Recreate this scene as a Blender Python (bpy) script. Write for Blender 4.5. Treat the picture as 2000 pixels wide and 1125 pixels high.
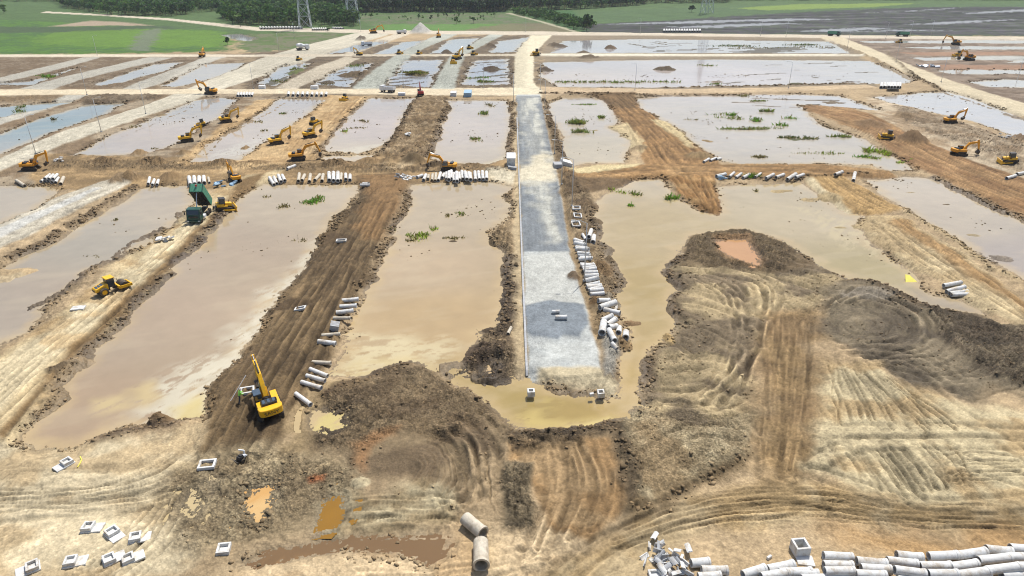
import bpy, bmesh, math, random
import numpy as np
from mathutils import Vector, Matrix
R = math.radians
random.seed(7); RNG = np.random.RandomState(7)
scene = bpy.context.scene
for o in list(bpy.data.objects): bpy.data.objects.remove(o)
COL = scene.collection

# ------------------------------------------------------------------ camera
CH, PITCH, FPX = 42.3, R(25.6), 1333.0          # height, downward pitch, focal length for a 2000 px wide frame
cam_d = bpy.data.cameras.new('camera'); cam = bpy.data.objects.new('camera', cam_d); COL.objects.link(cam)
cam.location = (0, 0, CH); cam.rotation_euler = (math.pi/2 - PITCH, 0, 0)
cam_d.sensor_width = 36; cam_d.lens = 36*FPX/2000; cam_d.clip_start = 1; cam_d.clip_end = 60000
scene.camera = cam

# ------------------------------------------------------------------ sky, sun, exposure
SUN_EL, SUN_AZ = 62.0, 25.0                      # azimuth measured from +Y towards +X
world = bpy.data.worlds.new('World'); scene.world = world; world.use_nodes = True
wn = world.node_tree.nodes; wl = world.node_tree.links
sky = wn.new('ShaderNodeTexSky'); sky.sky_type = 'NISHITA'; sky.sun_disc = False
sky.sun_elevation = R(SUN_EL); sky.sun_rotation = R(SUN_AZ); sky.air_density = 1.0; sky.dust_density = 2.5; sky.ozone_density = 1.0
wl.new(sky.outputs[0], wn['Background'].inputs[0]); wn['Background'].inputs[1].default_value = 0.10
sd_ = bpy.data.lights.new('sun', 'SUN'); sd_.energy = 3.6; sd_.angle = R(0.6); sd_.color = (1.0, 0.965, 0.9)
sun = bpy.data.objects.new('sun', sd_); COL.objects.link(sun)
el, az = R(SUN_EL), R(SUN_AZ)
sun_dir = Vector((math.sin(az)*math.cos(el), math.cos(az)*math.cos(el), math.sin(el)))
sun.rotation_euler = (-sun_dir).to_track_quat('-Z', 'Y').to_euler(); sun.location = (0, 0, 200)
vs = scene.view_settings; vs.view_transform = 'Standard'; vs.look = 'None'; vs.gamma = 1.0; vs.use_curve_mapping = False
vs.exposure = 0.45
scene.cycles.filter_width = 1.1; scene.cycles.max_bounces = 6; scene.cycles.volume_bounces = 1

# ------------------------------------------------------------------ helpers: ground geometry from surveyed picture points
CT, ST = math.cos(PITCH), math.sin(PITCH)
def px2w(x, y, z=0.0):
    u = (np.asarray(x, float)-1000)/FPX; v = (np.asarray(y, float)-562.5)/FPX
    t = (CH-z)/(ST + v*CT)
    return u*t, t*(CT - v*ST)
def pscale(y):                                   # picture pixels per metre at row y on the ground
    return (y+75)*CT/CH
def P(pts, z=0.0):
    a = np.array(pts, float); X, Y = px2w(a[:, 0], a[:, 1], z); return np.stack([X, Y], 1)
KALB = 0.74
def S(r, g, b, k=KALB):                          # seen colour -> linear albedo
    c = np.array([r, g, b], float)/255
    return np.where(c <= .04045, c/12.92, ((c+.055)/1.055)**2.4)*k

def _hash(ix, iy, seed):
    h = (ix.astype(np.int64)*374761393 + iy.astype(np.int64)*668265263 + seed*982451653) & 0xffffffff
    h = ((h ^ (h >> 13))*1274126177) & 0xffffffff
    h = ((h ^ (h >> 16))*2246822519) & 0xffffffff
    return ((h ^ (h >> 15)) & 0xffff)/65535.0
def vn(x, y, seed=0):
    x = np.asarray(x, float); y = np.asarray(y, float)
    ix = np.floor(x); iy = np.floor(y); fx = x-ix; fy = y-iy
    fx = fx*fx*(3-2*fx); fy = fy*fy*(3-2*fy)
    a = _hash(ix, iy, seed); b = _hash(ix+1, iy, seed); c = _hash(ix, iy+1, seed); d = _hash(ix+1, iy+1, seed)
    return (a*(1-fx)+b*fx)*(1-fy) + (c*(1-fx)+d*fx)*fy
def fbm(x, y, seed=0, oct=4, g=.5):              # about 0..1
    s = 0; a = 1; t = 0
    for i in range(oct):
        s = s + a*vn(x*2**i + 17.3*i, y*2**i - 9.1*i, seed+i); t += a; a *= g
    return s/t
def worley(x, y, seed=0):                        # nearest and second nearest feature distance
    ix = np.floor(x); iy = np.floor(y); f1 = np.full(x.shape, 9.0); f2 = np.full(x.shape, 9.0); idc = np.zeros(x.shape)
    for a in (-1, 0, 1):
        for b in (-1, 0, 1):
            hx = _hash(ix+a, iy+b, seed); hy = _hash(ix+a, iy+b, seed+57); d = np.hypot(ix+a+hx-x, iy+b+hy-y)
            f2 = np.where(d < f1, f1, np.minimum(f2, d)); idc = np.where(d < f1, hx*.5+hy*.5, idc); f1 = np.minimum(f1, d)
    return f1, f2, idc
def sst(a, b, x):
    t = np.clip((x-a)/(b-a), 0, 1); return t*t*(3-2*t)
def sdf_poly(poly, X, Y):                        # signed distance, negative inside
    d2 = np.full(X.shape, 1e18); ins = np.zeros(X.shape, bool); n = len(poly)
    for i in range(n):
        ax, ay = poly[i]; bx, by = poly[(i+1) % n]; ex, ey = bx-ax, by-ay
        wx, wy = X-ax, Y-ay; t = np.clip((wx*ex+wy*ey)/(ex*ex+ey*ey+1e-12), 0, 1)
        qx, qy = wx-ex*t, wy-ey*t; d2 = np.minimum(d2, qx*qx+qy*qy)
        c = ((ay > Y) != (by > Y))
        if ey != 0: ins ^= c & (X < ex*(Y-ay)/ey + ax)
    d = np.sqrt(d2); return np.where(ins, -d, d)
def dist_line(line, X, Y):                       # signed side distance and arc length
    best = np.full(X.shape, 1e18); sd = np.zeros(X.shape); sa = np.zeros(X.shape); acc = 0.0
    for i in range(len(line)-1):
        ax, ay = line[i]; bx, by = line[i+1]; ex, ey = bx-ax, by-ay; L = math.hypot(ex, ey)+1e-9
        wx, wy = X-ax, Y-ay; t = np.clip((wx*ex+wy*ey)/(L*L), 0, 1)
        qx, qy = wx-ex*t, wy-ey*t; d2 = qx*qx+qy*qy; m = d2 < best
        best = np.where(m, d2, best); side = np.sign(ex*wy-ey*wx)
        sd = np.where(m, np.sqrt(d2)*side, sd); sa = np.where(m, acc+t*L, sa); acc += L
    return sd, sa
def smooth(pts, n=6, closed=False):              # Catmull-Rom
    p = np.array(pts, float); out = []; N = len(p)
    rng = range(N) if closed else range(N-1)
    for i in rng:
        if closed: p0, p1, p2, p3 = p[i-1], p[i], p[(i+1) % N], p[(i+2) % N]
        else: p0, p1, p2, p3 = p[max(i-1, 0)], p[i], p[i+1], p[min(i+2, N-1)]
        for k in range(n):
            t = k/n
            out.append(.5*((2*p1)+(-p0+p2)*t+(2*p0-5*p1+4*p2-p3)*t*t+(-p0+3*p1-3*p2+p3)*t**3))
    if not closed: out.append(p[-1])
    return np.array(out)

# ------------------------------------------------------------------ the survey grid of the ground (finer near the viewer)
def tow(y): return float(px2w(1000, y)[1])
ys = np.concatenate([np.arange(1290, 250, -2.1), np.arange(250, -11, -1.0)])
DR = np.array([tow(y) for y in ys])
DR = np.concatenate([[2.0, 12.0, 20.0, 26.0], DR[DR > 27], DR[-1]*1.13**np.arange(1, 34)])
tin = np.arange(-0.795, 0.7951, 0.00150)
ext = np.array([.82, .86, .92, 1.0, 1.15, 1.4, 1.8, 2.6, 4, 7])
TC = np.concatenate([-ext[::-1], tin, ext])
NR, NC = len(DR), len(TC)
GX = (TC[None, :]*(DR[:, None]*CT + CH*ST)).ravel(); GY = np.repeat(DR, NC)
NV = NR*NC
dist = np.sqrt(GX**2+GY**2)
near = 1-sst(120, 420, dist)                     # how much fine relief the spacing can carry
H = np.zeros(NV); C = np.zeros((NV, 3)); WET = np.zeros(NV); CLS = np.zeros(NV, np.int16)
C[:] = S(186, 161, 126)
n1 = fbm(GX*.045, GY*.045, 1, 4); n2 = fbm(GX*.35, GY*.35, 11, 4); n3 = fbm(GX*1.3, GY*1.3, 21, 3); n4 = fbm(GX*.12, GY*.12, 31, 4)
WX = (fbm(GX*.25, GY*.25, 41, 3)-.5); WY = (fbm(GX*.25+50, GY*.25, 51, 3)-.5)
C *= (0.72+.56*n4)[:, None]
H += (n2-.5)*.35*near + (n3-.5)*.16*near + (n1-.5)*.3
n5 = fbm(GX*3.6, GY*3.6, 71, 3, .6); ROUGH = .45+.0*n1

def sel(poly, m):
    lo = poly.min(0)-m; hi = poly.max(0)+m
    return np.nonzero((GX > lo[0]) & (GX < hi[0]) & (GY > lo[1]) & (GY < hi[1]))[0]
def mask(pts, feather=.5, amp=1.0, z=0.0):
    poly = P(pts, z); i = sel(poly, feather+amp+1)
    x = GX[i]+WX[i]*amp*2.2; y = GY[i]+WY[i]*amp*2.2
    s = sdf_poly(poly, x, y)+(n2[i]-.5)*amp
    return i, 1-sst(-feather, feather, s), s
def paint(pts, col, feather=.6, amp=1.0, k=1.0, var=.3, cls=None, flat=None, dh=0.0, wet=None, mix=None):
    i, m, s = mask(pts, feather, amp)
    c = np.array(col)[None, :]*(1-var/2+var*(.5*n2[i]+.5*n4[i]))[:, None]
    if mix is not None:                          # a second soil showing in patches
        q = sst(.42, .6, fbm(GX[i]*.22+3, GY[i]*.22, 77, 4))[:, None]; c = c*(1-q)+np.array(mix)[None, :]*q
    mm = (m*k)[:, None]; C[i] = C[i]*(1-mm)+c*mm
    if flat is not None: H[i] = H[i]*(1-m*flat)
    H[i] += dh*m
    if wet is not None: WET[i] = WET[i]*(1-m)+wet*m
    if cls is not None: CLS[i[m > .5]] = cls
def streak(pts, guide, freq=1.6, ca=.5, ha=.12, center=None, seed=0, along=.05, feather=1.0):
    i, m, s = mask(pts, feather, .5)
    if center is not None:
        cx, cy = px2w(*center); dx, dy = GX[i]-cx, GY[i]-cy
        wob = (n4[i]-.5)*5
        d = np.hypot(dx, dy*1.0)+wob; a = np.arctan2(dy, dx)*np.maximum(d, 3)
    else:
        d, a = dist_line(P(smooth(guide)), GX[i], GY[i]); d = d+(n4[i]-.5)*1.5
    v = .6*vn(d*freq, a*along, 91+seed)+.4*vn(d*freq*2.3, a*along*2, 92+seed)
    v = np.clip((v-.5)*2.2, -1, 1)
    w = vn(d*freq*3.1, a*along*3, 93+seed); w2 = vn(d*freq*5.5, a*along*9, 94+seed); nr = near[i]
    crack = (sst(.70, .86, w)*.7+sst(.72, .9, w2)*.6)*nr; pale = sst(.68, .9, 1-w)*nr
    C[i] *= (1+ca*(.75*v-.55*crack+.35*pale)*m)[:, None]; H[i] += (ha*v*(.35+.65*nr)-ha*.8*crack)*m
def rut(line, gauge=1.9, w=.28, depth=.10, dark=.28, seed=0):
    L = P(smooth(line)); i = sel(L, 3); d, a = dist_line(L, GX[i], GY[i])
    d = d+(vn(a*.15, a*0, 5+seed)-.5)*.5
    e = np.abs(np.abs(d)-gauge/2)
    g = np.exp(-(e/w)**2)*(.45+.75*vn(a*.22, d*0, 8+seed)); lug = .55+.35*vn(a*4.0, d*0+np.sign(d), 12+seed)
    rim = np.exp(-((e-w*1.9)/(w*.7))**2)*.4
    H[i] += -depth*g*(.7+.5*lug)+depth*.6*rim
    C[i] *= (1-dark*g*(.6+.5*lug))[:, None]
def fan(l0, l1, n, w=.15, depth=.16, dark=.45, seed=0, rim=.25, jit=.25):   # grooves swept between two guide lines
    a0 = P(smooth(l0)); a1 = P(smooth(l1)); m = max(len(a0), len(a1)); rs = lambda q: np.stack([np.interp(np.linspace(0, 1, m), np.linspace(0, 1, len(q)), q[:, k]) for k in (0, 1)], 1); a0 = rs(a0); a1 = rs(a1); rg = np.random.RandomState(seed+5)
    for k in range(n):
        t = (k+.5+rg.uniform(-jit, jit))/n; L = a0*(1-t)+a1*t; s0 = int(rg.uniform(0, .2)*m); s1 = m-int(rg.uniform(0, .25)*m); L = L[s0:s1]; i = sel(L, 1.6); d, a = dist_line(L, GX[i], GY[i])
        d = d+(vn(a*.3, a*0+k, 5+seed)-.5)*.5; ww = w*(.7+.7*rg.rand()); st = .3+.9*vn(a*.35, a*0+k*3, 9+seed); g = np.exp(-(d/ww)**2)*st; r = np.exp(-((np.abs(d)-ww*2.1)/(ww*.9))**2)*st
        lug = .72+.28*vn(a*4.5, a*0+k, 17+seed)*np.sign(np.sin(a*19+k)) if w < .25 else .85; H[i] += -depth*g*lug+depth*.55*r; C[i] *= (1-dark*g*lug+rim*r*.5)[:, None]
def mound(x, y, rx, ry, h, col=None, rough=.5, rot=0, k=.9, seed=0, sharp=1.0):   # radii in picture px across and metres in depth
    cx, cy = px2w(x, y); rX = rx/pscale(y); rY = ry
    i = np.nonzero((abs(GX-cx) < 2*max(rX, rY)) & (abs(GY-cy) < 2*max(rX, rY)))[0]
    dx, dy = GX[i]-cx, GY[i]-cy; c, s_ = math.cos(rot), math.sin(rot); dx, dy = dx*c+dy*s_, -dx*s_+dy*c
    r = np.sqrt((dx/rX)**2+(dy/rY)**2)+(fbm(GX[i]*.5, GY[i]*.5, 61+seed, 4)-.5)*rough
    m = 1-sst(0, 1.0, r**sharp)
    H[i] += h*m*(1+.5*rough*(n3[i]-.5))
    if col is not None:
        q = (np.clip(m*5, 0, 1)*k)[:, None]; C[i] = C[i]*(1-q)+np.array(col)[None, :]*(.8+.4*n3[i])[:, None]*q
    WET[i] *= (1-np.clip(m*4, 0, 1))
def lumps(pts, amp=.5, freq=.9, col=None, k=.7, feather=.8, seed=0):
    i, m, s = mask(pts, feather, 1.2)
    f = fbm(GX[i]*freq, GY[i]*freq, 120+seed, 4, .6); f = 1-np.abs(2*f-1)*2.0
    H[i] += amp*f*m*(.4+.6*near[i]); ROUGH[i] = np.maximum(ROUGH[i], m*1.3)
    if col is not None:
        q = (m*k*(.35+.65*sst(.3, .7, fbm(GX[i]*.8, GY[i]*.8, 130+seed, 3))))[:, None]; C[i] = C[i]*(1-q)+np.array(col)[None, :]*q
# ------------------------------------------------------------------ soils
PALE = S(212, 192, 160); SAND = S(200, 178, 142); TAN = S(182, 155, 117); BROWN = S(148, 119, 82); FILL = S(124, 100, 70)
DARK = S(104, 88, 70); GREYMUD = S(128, 116, 100); CREAM = S(226, 211, 184); GRAVEL = S(184, 184, 178); RUST = S(168, 126, 82)
LGREY = S(196, 190, 178); ASPH = S(128, 134, 142); STONE = S(190, 193, 194)
GRASS = S(86, 124, 44); MGREEN = S(86, 112, 62); SCRUB = S(66, 88, 58); PLOUGH = S(76, 74, 78)
# far country: scrub, meadows, drowned fields
paint([(-900, -9), (2900, -9), (2900, 74), (735, 66), (-900, 110)], MGREEN, 3, 4, var=.7)
paint([(-300, 30), (60, 40), (300, 55), (430, 60), (462, 80), (440, 100), (250, 105), (-300, 108)], GRASS, 4, 6, var=.7, mix=S(78, 112, 56))
paint([(-300, 52), (150, 52), (330, 50), (350, 56), (120, 64), (-300, 66)], S(76, 92, 66), 5, 9, k=.85)
paint([(100, 63), (300, 56), (430, 62), (455, 82), (430, 92), (200, 92), (60, 86)], S(108, 144, 46), 5, 9, k=.7)
paint([(250, 98), (280, 60), (310, 54), (316, 60), (290, 100)], S(120, 126, 110), 2, 4, k=.8)
paint([(95, 52), (180, 40), (250, 44), (300, 50), (200, 50)], S(176, 156, 134), 3, 3)
paint([(480, 66), (600, 64), (700, 66), (610, 92), (500, 104), (460, 96)], S(98, 118, 66), 2, 5, mix=S(120, 120, 92))
paint([(690, 30), (1000, 26), (1080, 56), (1090, 62), (740, 56)], S(92, 116, 66), 3, 4, mix=S(112, 116, 88), var=.6)
paint([(740, 47), (1000, 47), (1050, 53), (1000, 60), (720, 60)], S(98, 142, 58), 3, 6, k=.8)
paint([(990, 46), (1080, 46), (1130, 64), (880, 63)], S(128, 116, 90), 3, 6, k=.8)
paint([(1000, 22), (1120, 20), (1160, 62), (1130, 62), (1060, 40)], S(64, 104, 52), 3, 4)
paint([(1150, 22), (1500, 10), (2900, 4), (2900, 16), (1600, 24), (1400, 36), (1150, 45)], S(84, 110, 66), 5, 6, var=.6)
paint([(1430, 16), (1560, 8), (1800, 6), (1700, 14), (1500, 20)], S(134, 158, 62), 4, 6, k=.8)
paint([(1130, 48), (1300, 40), (1420, 32), (1600, 22), (1800, 14), (2900, 8), (2900, 74), (1150, 66)], PLOUGH, 6, 8, mix=S(72, 78, 66), var=.8)
streak([(1200, 50), (1420, 34), (1700, 18), (2800, 10), (2800, 72), (1180, 66)], [(900, 58), (1600, 46), (2900, 22)], freq=.2, ca=1.0, ha=0, seed=30, along=.012, feather=6)
streak([(1200, 50), (1420, 34), (1700, 18), (2800, 10), (2800, 72), (1180, 66)], [(1000, 20), (1600, 30), (2900, 60)], freq=.3, ca=.8, ha=0, seed=35, along=.02, feather=6)
for a in ([(1170, 48), (1380, 40), (1560, 36), (1390, 45)], [(1300, 53), (1500, 45), (1580, 45), (1400, 54)], [(1540, 61), (1680, 54), (1760, 55), (1620, 62)], [(1640, 62), (1760, 58), (1850, 60)], [(1760, 48), (1900, 40), (1990, 38), (1850, 47)], [(1690, 25), (1780, 22), (1880, 15), (1760, 22)], [(1880, 26), (2000, 18), (2050, 20), (1900, 27)], [(1450, 41), (1560, 36), (1640, 38), (1500, 42)]):
    paint(a, S(176, 180, 190), 2, 5, k=.7)
# brown banks of the left and upper fields
paint([(-300, 108), (720, 104), (640, 190), (300, 330), (-300, 470)], S(168, 150, 126), 2, 2, mix=S(140, 118, 92))
lumps([(-60, 112), (400, 112), (300, 172), (-60, 172)], .5, .3, S(128, 108, 86), .9, 2, 1)
lumps([(160, 187), (230, 184), (320, 186), (300, 196), (230, 200), (165, 203)], .9, .4, S(112, 96, 76), .95, 1, 2)
lumps([(-60, 190), (120, 186), (145, 188), (110, 197), (-60, 205)], .7, .4, S(150, 126, 94), .9, 1, 3)
paint([(470, 105), (1060, 60), (1060, 188), (470, 188)], S(160, 140, 112), 2, 2, mix=S(124, 108, 88))
lumps([(500, 105), (1030, 68), (1030, 172), (480, 172)], .7, .3, S(120, 104, 86), .8, 2, 4)
paint([(1060, 66), (1660, 68), (1720, 172), (1060, 180)], S(150, 134, 112), 2, 2)
paint([(1640, 72), (2900, 70), (2900, 300), (2000, 215), (1720, 110)], S(150, 132, 116), 3, 4, mix=S(128, 110, 94))
streak([(1650, 76), (2500, 72), (2600, 200), (2000, 190), (1760, 110)], [(1500, 125), (2000, 123), (2600, 126)], freq=.22, ca=.45, ha=.1, seed=3, along=.01)
for a in ([(1740, 102), (2300, 100), (2300, 108), (1800, 108)], [(1800, 126), (2300, 128), (2300, 138), (1850, 136)]): paint(a, S(172, 134, 108), 1.5, 3, k=.8)
paint([(1830, 110), (2400, 110), (2400, 116), (1860, 117)], S(190, 190, 186), 1.2, 2)
# mid field banks
paint([(60, 300), (140, 300), (240, 305), (380, 312), (640, 300), (1000, 310), (1005, 350), (760, 362), (480, 365), (200, 372), (60, 370)], S(176, 146, 104), 1, 1.5, mix=S(150, 124, 88))
lumps([(100, 312), (380, 316), (640, 320), (990, 326), (990, 338), (600, 334), (100, 330)], .45, .5, S(140, 118, 88), .8, 1, 41)
streak([(100, 325), (600, 330), (1000, 335), (1000, 352), (600, 352), (100, 350)], [(0, 336), (500, 338), (1000, 340)], 1.2, .35, .12, seed=4)
paint([(360, 300), (500, 196), (560, 190), (470, 245), (400, 285), (400, 325), (340, 322)], S(206, 174, 128), .8, 1.0, mix=S(182, 150, 106))
streak([(360, 305), (500, 196), (545, 190), (470, 245), (400, 285), (395, 325)], [(330, 330), (400, 272), (500, 210), (560, 185)], 1.2, .3, .1, seed=5)
paint([(600, 200), (640, 186), (720, 188), (680, 220), (640, 265), (612, 300), (560, 322), (420, 340), (480, 290), (540, 262)], S(204, 172, 126), .8, 1.0, mix=S(186, 152, 106))
streak([(600, 200), (640, 186), (720, 188), (680, 220), (640, 265), (612, 300), (540, 320)], [(700, 180), (640, 240), (560, 330)], 1.0, .28, .08, seed=6)
paint([(812, 188), (880, 188), (865, 225), (855, 262), (826, 312), (790, 332), (745, 330), (745, 300), (775, 262), (792, 220)], S(176, 148, 108), .8, 1.6, mix=S(206, 180, 142))
lumps([(812, 188), (880, 188), (865, 225), (855, 262), (826, 312), (745, 320), (745, 300), (775, 262), (792, 220)], .7, .45, S(128, 104, 74), .9, 1, 7)
# roads of pale stone
def road(pts, col, cls, feather=.5, amp=.5, dh=.15, **k): paint(pts, col, feather, amp, cls=cls, flat=.85, dh=dh, **k)
road([(-60, 338), (0, 311), (62, 281), (125, 256), (200, 233), (290, 203), (350, 180), (420, 152), (500, 118), (590, 90), (690, 66), (735, 62), (760, 68), (700, 85), (640, 104), (560, 135), (480, 160), (410, 183), (300, 222), (200, 256), (125, 282), (75, 303), (0, 334), (-60, 362)], S(210, 201, 182), 2, var=.2)
streak([(-60, 338), (0, 311), (200, 233), (420, 152), (690, 66), (760, 68), (480, 160), (200, 256), (0, 334), (-60, 362)], [(-60, 350), (0, 322), (100, 280), (200, 244), (420, 166), (560, 120), (740, 64)], 1.1, .22, .05, seed=7)
road([(-60, 175), (300, 175), (640, 174), (1010, 172), (1010, 187), (800, 186), (640, 183), (330, 184), (240, 186), (120, 185), (-60, 188)], S(228, 210, 180), 3)
road([(1050, 170), (1300, 175), (1500, 172), (1690, 166), (1720, 172), (1500, 181), (1300, 184), (1050, 187)], S(206, 180, 146), 3, dh=.25)
road([(1035, 69), (1078, 69), (1062, 85), (1042, 107), (1042, 160), (1052, 172), (1060, 178), (1058, 190), (1008, 192), (1003, 178), (1006, 110), (1012, 95)], S(232, 220, 192), 4, var=.15)
road([(-60, 455), (0, 432), (60, 405), (130, 378), (200, 355), (250, 342), (275, 347), (235, 368), (150, 410), (80, 448), (0, 487), (-60, 517)], S(204, 194, 176), 5)
streak([(-60, 450), (120, 375), (270, 340), (240, 372), (0, 492), (-60, 520)], [(-60, 485), (0, 458), (120, 400), (260, 343)], 1.1, .35, .06, seed=8)
paint([(-60, 468), (0, 446), (100, 404), (180, 368), (200, 366), (120, 408), (0, 466), (-60, 492)], S(206, 206, 206), .5, .5, k=.75)
for a, b, cls in (([(-60, 162), (0, 152), (100, 128), (165, 112), (200, 112), (130, 132), (50, 152), (0, 162)], LGREY, 6), ([(40, 174), (120, 152), (220, 128), (290, 112), (340, 113), (260, 131), (160, 156), (100, 176)], LGREY, 7), ([(240, 174), (300, 150), (360, 128), (400, 112), (445, 110), (385, 131), (310, 165), (275, 176)], LGREY, 8), ([(130, 186), (178, 186), (120, 205), (60, 225), (0, 245), (-60, 258), (-60, 245), (0, 232), (80, 208)], LGREY, 9)):
    road(a, b, cls, .6, .6)
road([(-200, 106.5), (500, 107), (900, 106.5), (1010, 106), (1010, 110), (500, 111.5), (-200, 112)], S(222, 208, 186), 10, .6, .4)
for a, cls in (([(540, 173), (578, 175), (640, 146), (702, 115), (676, 111), (620, 130), (570, 155)], 11), ([(690, 107), (722, 95), (803, 66), (772, 66), (718, 84), (672, 106)], 12)): road(a, S(214, 200, 178), cls, .8, .8)
for a, cls in (([(688, 174), (742, 174), (772, 140), (805, 108), (772, 108), (732, 136)], 13), ([(775, 107), (808, 107), (835, 92), (892, 68), (866, 66), (823, 80)], 14), ([(843, 174), (887, 174), (896, 140), (908, 110), (880, 110), (861, 140)], 15), ([(885, 107), (912, 107), (938, 92), (988, 66), (960, 66), (923, 84)], 16)): road(a, S(188, 190, 180), cls, .8, .8)
road([(90, 22.5), (200, 28), (330, 36), (500, 53), (735, 59), (1080, 62), (1300, 65), (1640, 69), (2000, 72), (2900, 76), (2900, 82), (2000, 78), (1640, 75), (1300, 70), (1080, 69), (735, 66), (500, 60), (330, 40), (200, 31), (80, 25)], S(216, 202, 182), 17, .8, .5)
road([(1045, 105), (1300, 106), (1690, 107), (1690, 110), (1300, 110.5), (1045, 110)], S(230, 220, 200), 18, .5, .4, dh=.35)
road([(1598, 73), (1642, 72), (1700, 94), (1760, 120), (1840, 152), (1900, 172), (2000, 202), (2200, 255), (2200, 285), (2000, 226), (1920, 204), (1860, 182), (1790, 152), (1720, 120), (1650, 92)], S(216, 200, 170), 19, .8, .8)
road([(985, 25), (1000, 26), (1060, 42), (1130, 62), (1118, 62), (1050, 42)], S(182, 176, 150), 20, .8, .6)
# right-hand working area
paint([(1690, 190), (1760, 200), (1840, 225), (2000, 275), (2300, 340), (2300, 470), (2000, 350), (1880, 308), (1800, 275), (1720, 232)], S(204, 184, 156), 1, 1.5, mix=S(172, 148, 118))
lumps([(1740, 205), (1800, 215), (2000, 280), (2000, 330), (1860, 275), (1760, 235)], .5, .35, S(134, 112, 88), .7, 1, 9)
streak([(1720, 210), (2000, 290), (2200, 350), (2200, 400), (2000, 345), (1740, 240)], [(1680, 215), (1800, 252), (2000, 318), (2200, 380)], .8, .4, .2, seed=9)
paint([(1150, 182), (1240, 182), (1248, 205), (1280, 226), (1312, 246), (1348, 272), (1390, 302), (1410, 322), (1390, 350), (1240, 350), (1262, 325), (1248, 290), (1235, 262), (1212, 232), (1186, 206)], S(168, 130, 84), .6, .8, cls=21, mix=S(150, 116, 76), flat=.5, dh=.15)
paint([(1150, 182), (1240, 182), (1243, 212), (1210, 212), (1186, 203)], S(124, 98, 66), .6, .6, k=.9)
streak([(1150, 182), (1240, 182), (1312, 246), (1390, 302), (1400, 350), (1245, 350), (1262, 325), (1235, 262), (1186, 206)], [(1180, 175), (1240, 230), (1300, 290), (1345, 350)], 1.1, .5, .18, seed=10)
paint([(1270, 235), (1300, 232), (1345, 268), (1360, 290), (1340, 285), (1310, 262)], S(218, 196, 150), .8, 1)
paint([(1185, 248), (1225, 240), (1262, 285), (1255, 298), (1225, 285)], S(210, 190, 148), .8, 1, k=.8)
paint([(1098, 332), (1250, 322), (1400, 321), (1600, 320), (1740, 334), (1750, 346), (1600, 347), (1400, 347), (1250, 352), (1185, 366), (1110, 384), (1098, 350)], S(160, 124, 80), .5, .7, cls=22, flat=.6, dh=.2, mix=S(174, 138, 92))
streak([(1098, 332), (1400, 321), (1750, 334), (1750, 348), (1250, 354), (1110, 384)], [(1050, 346), (1250, 336), (1450, 333), (1760, 341)], 1.3, .5, .15, seed=11)
paint([(1100, 345), (1180, 348), (1250, 350), (1185, 368), (1110, 386)], S(112, 92, 68), .8, 1, k=.9)
paint([(1104, 331), (1170, 322), (1250, 320), (1245, 325), (1170, 337), (1115, 340)], S(224, 204, 156), .5, .6)
paint([(1298, 346), (1398, 346), (1406, 390), (1406, 418), (1362, 408), (1328, 380)], S(158, 118, 70), .4, .6, cls=23, flat=.4, dh=.35, mix=S(180, 142, 92))
streak([(1298, 346), (1398, 346), (1406, 418), (1362, 408), (1328, 380)], [(1330, 330), (1360, 380), (1392, 425)], 1.3, .6, .2, seed=12)
paint([(1570, 346), (1645, 345), (1762, 410), (1722, 420), (1660, 416), (1612, 380)], S(186, 152, 100), .5, .6, flat=.5, dh=.25, cls=24)
paint([(1570, 348), (1590, 350), (1640, 395), (1670, 416), (1650, 416), (1600, 375)], S(218, 200, 164), .5, .6)
streak([(1585, 346), (1645, 345), (1762, 410), (1722, 420), (1665, 416)], [(1590, 330), (1640, 370), (1740, 425)], 1.3, .4, .12, seed=13)
paint([(1672, 432), (1700, 420), (1765, 424), (1830, 465), (1900, 510), (2000, 590), (2200, 730), (2200, 800), (2000, 645), (1900, 592), (1800, 532), (1742, 492), (1700, 467)], S(208, 186, 146), .6, .8, flat=.5, dh=.2, cls=25, mix=S(190, 166, 126))
paint([(1735, 435), (1765, 428), (1850, 485), (1960, 560), (2100, 670), (2080, 670), (1930, 565), (1800, 480)], S(158, 124, 80), 1, 1, k=.9)
streak([(1690, 430), (1765, 424), (1900, 510), (2150, 690), (2150, 740), (2000, 640), (1800, 525)], [(1700, 415), (1800, 480), (1900, 545), (2200, 760)], 1.2, .4, .12, seed=14)
paint([(1556, 205), (1650, 208), (1702, 224), (1752, 250), (1802, 275), (1862, 300), (1932, 325), (2000, 350), (2300, 440), (2300, 560), (2000, 424), (1920, 388), (1840, 348), (1785, 325), (1742, 297), (1702, 264), (1640, 242)], S(152, 116, 78), .7, .8, cls=26, flat=.5, dh=.25, mix=S(170, 134, 92))
streak([(1556, 205), (1650, 208), (1802, 275), (2000, 350), (2300, 440), (2300, 560), (2000, 424), (1840, 348), (1702, 264)], [(1540, 200), (1660, 232), (1760, 278), (1880, 335), (2000, 385), (2300, 500)], 1.0, .5, .15, seed=15)
# haul road on the left bank
paint([(-160, 760), (0, 690), (100, 622), (180, 560), (235, 500), (300, 450), (365, 410), (400, 390), (470, 345), (560, 330), (520, 362), (465, 390), (430, 425), (370, 490), (330, 520), (270, 590), (190, 660), (120, 720), (95, 790), (30, 870), (-160, 960)], S(206, 184, 144), .7, 1.2, flat=.3, mix=S(182, 154, 112))
road([(-160, 800), (0, 705), (110, 630), (205, 565), (290, 490), (370, 425), (430, 400), (400, 440), (330, 512), (250, 590), (170, 650), (90, 715), (0, 800), (-160, 900)], S(218, 200, 164), 27, .6, .6, dh=.1, mix=S(206, 180, 138))
paint([(-60, 890), (30, 800), (90, 738), (175, 645), (275, 553), (350, 480), (420, 415), (470, 350), (520, 335), (500, 360), (455, 400), (390, 460), (300, 550), (200, 645), (110, 730), (50, 800), (-60, 930)], S(136, 108, 70), .7, .8, k=.95)
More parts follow.
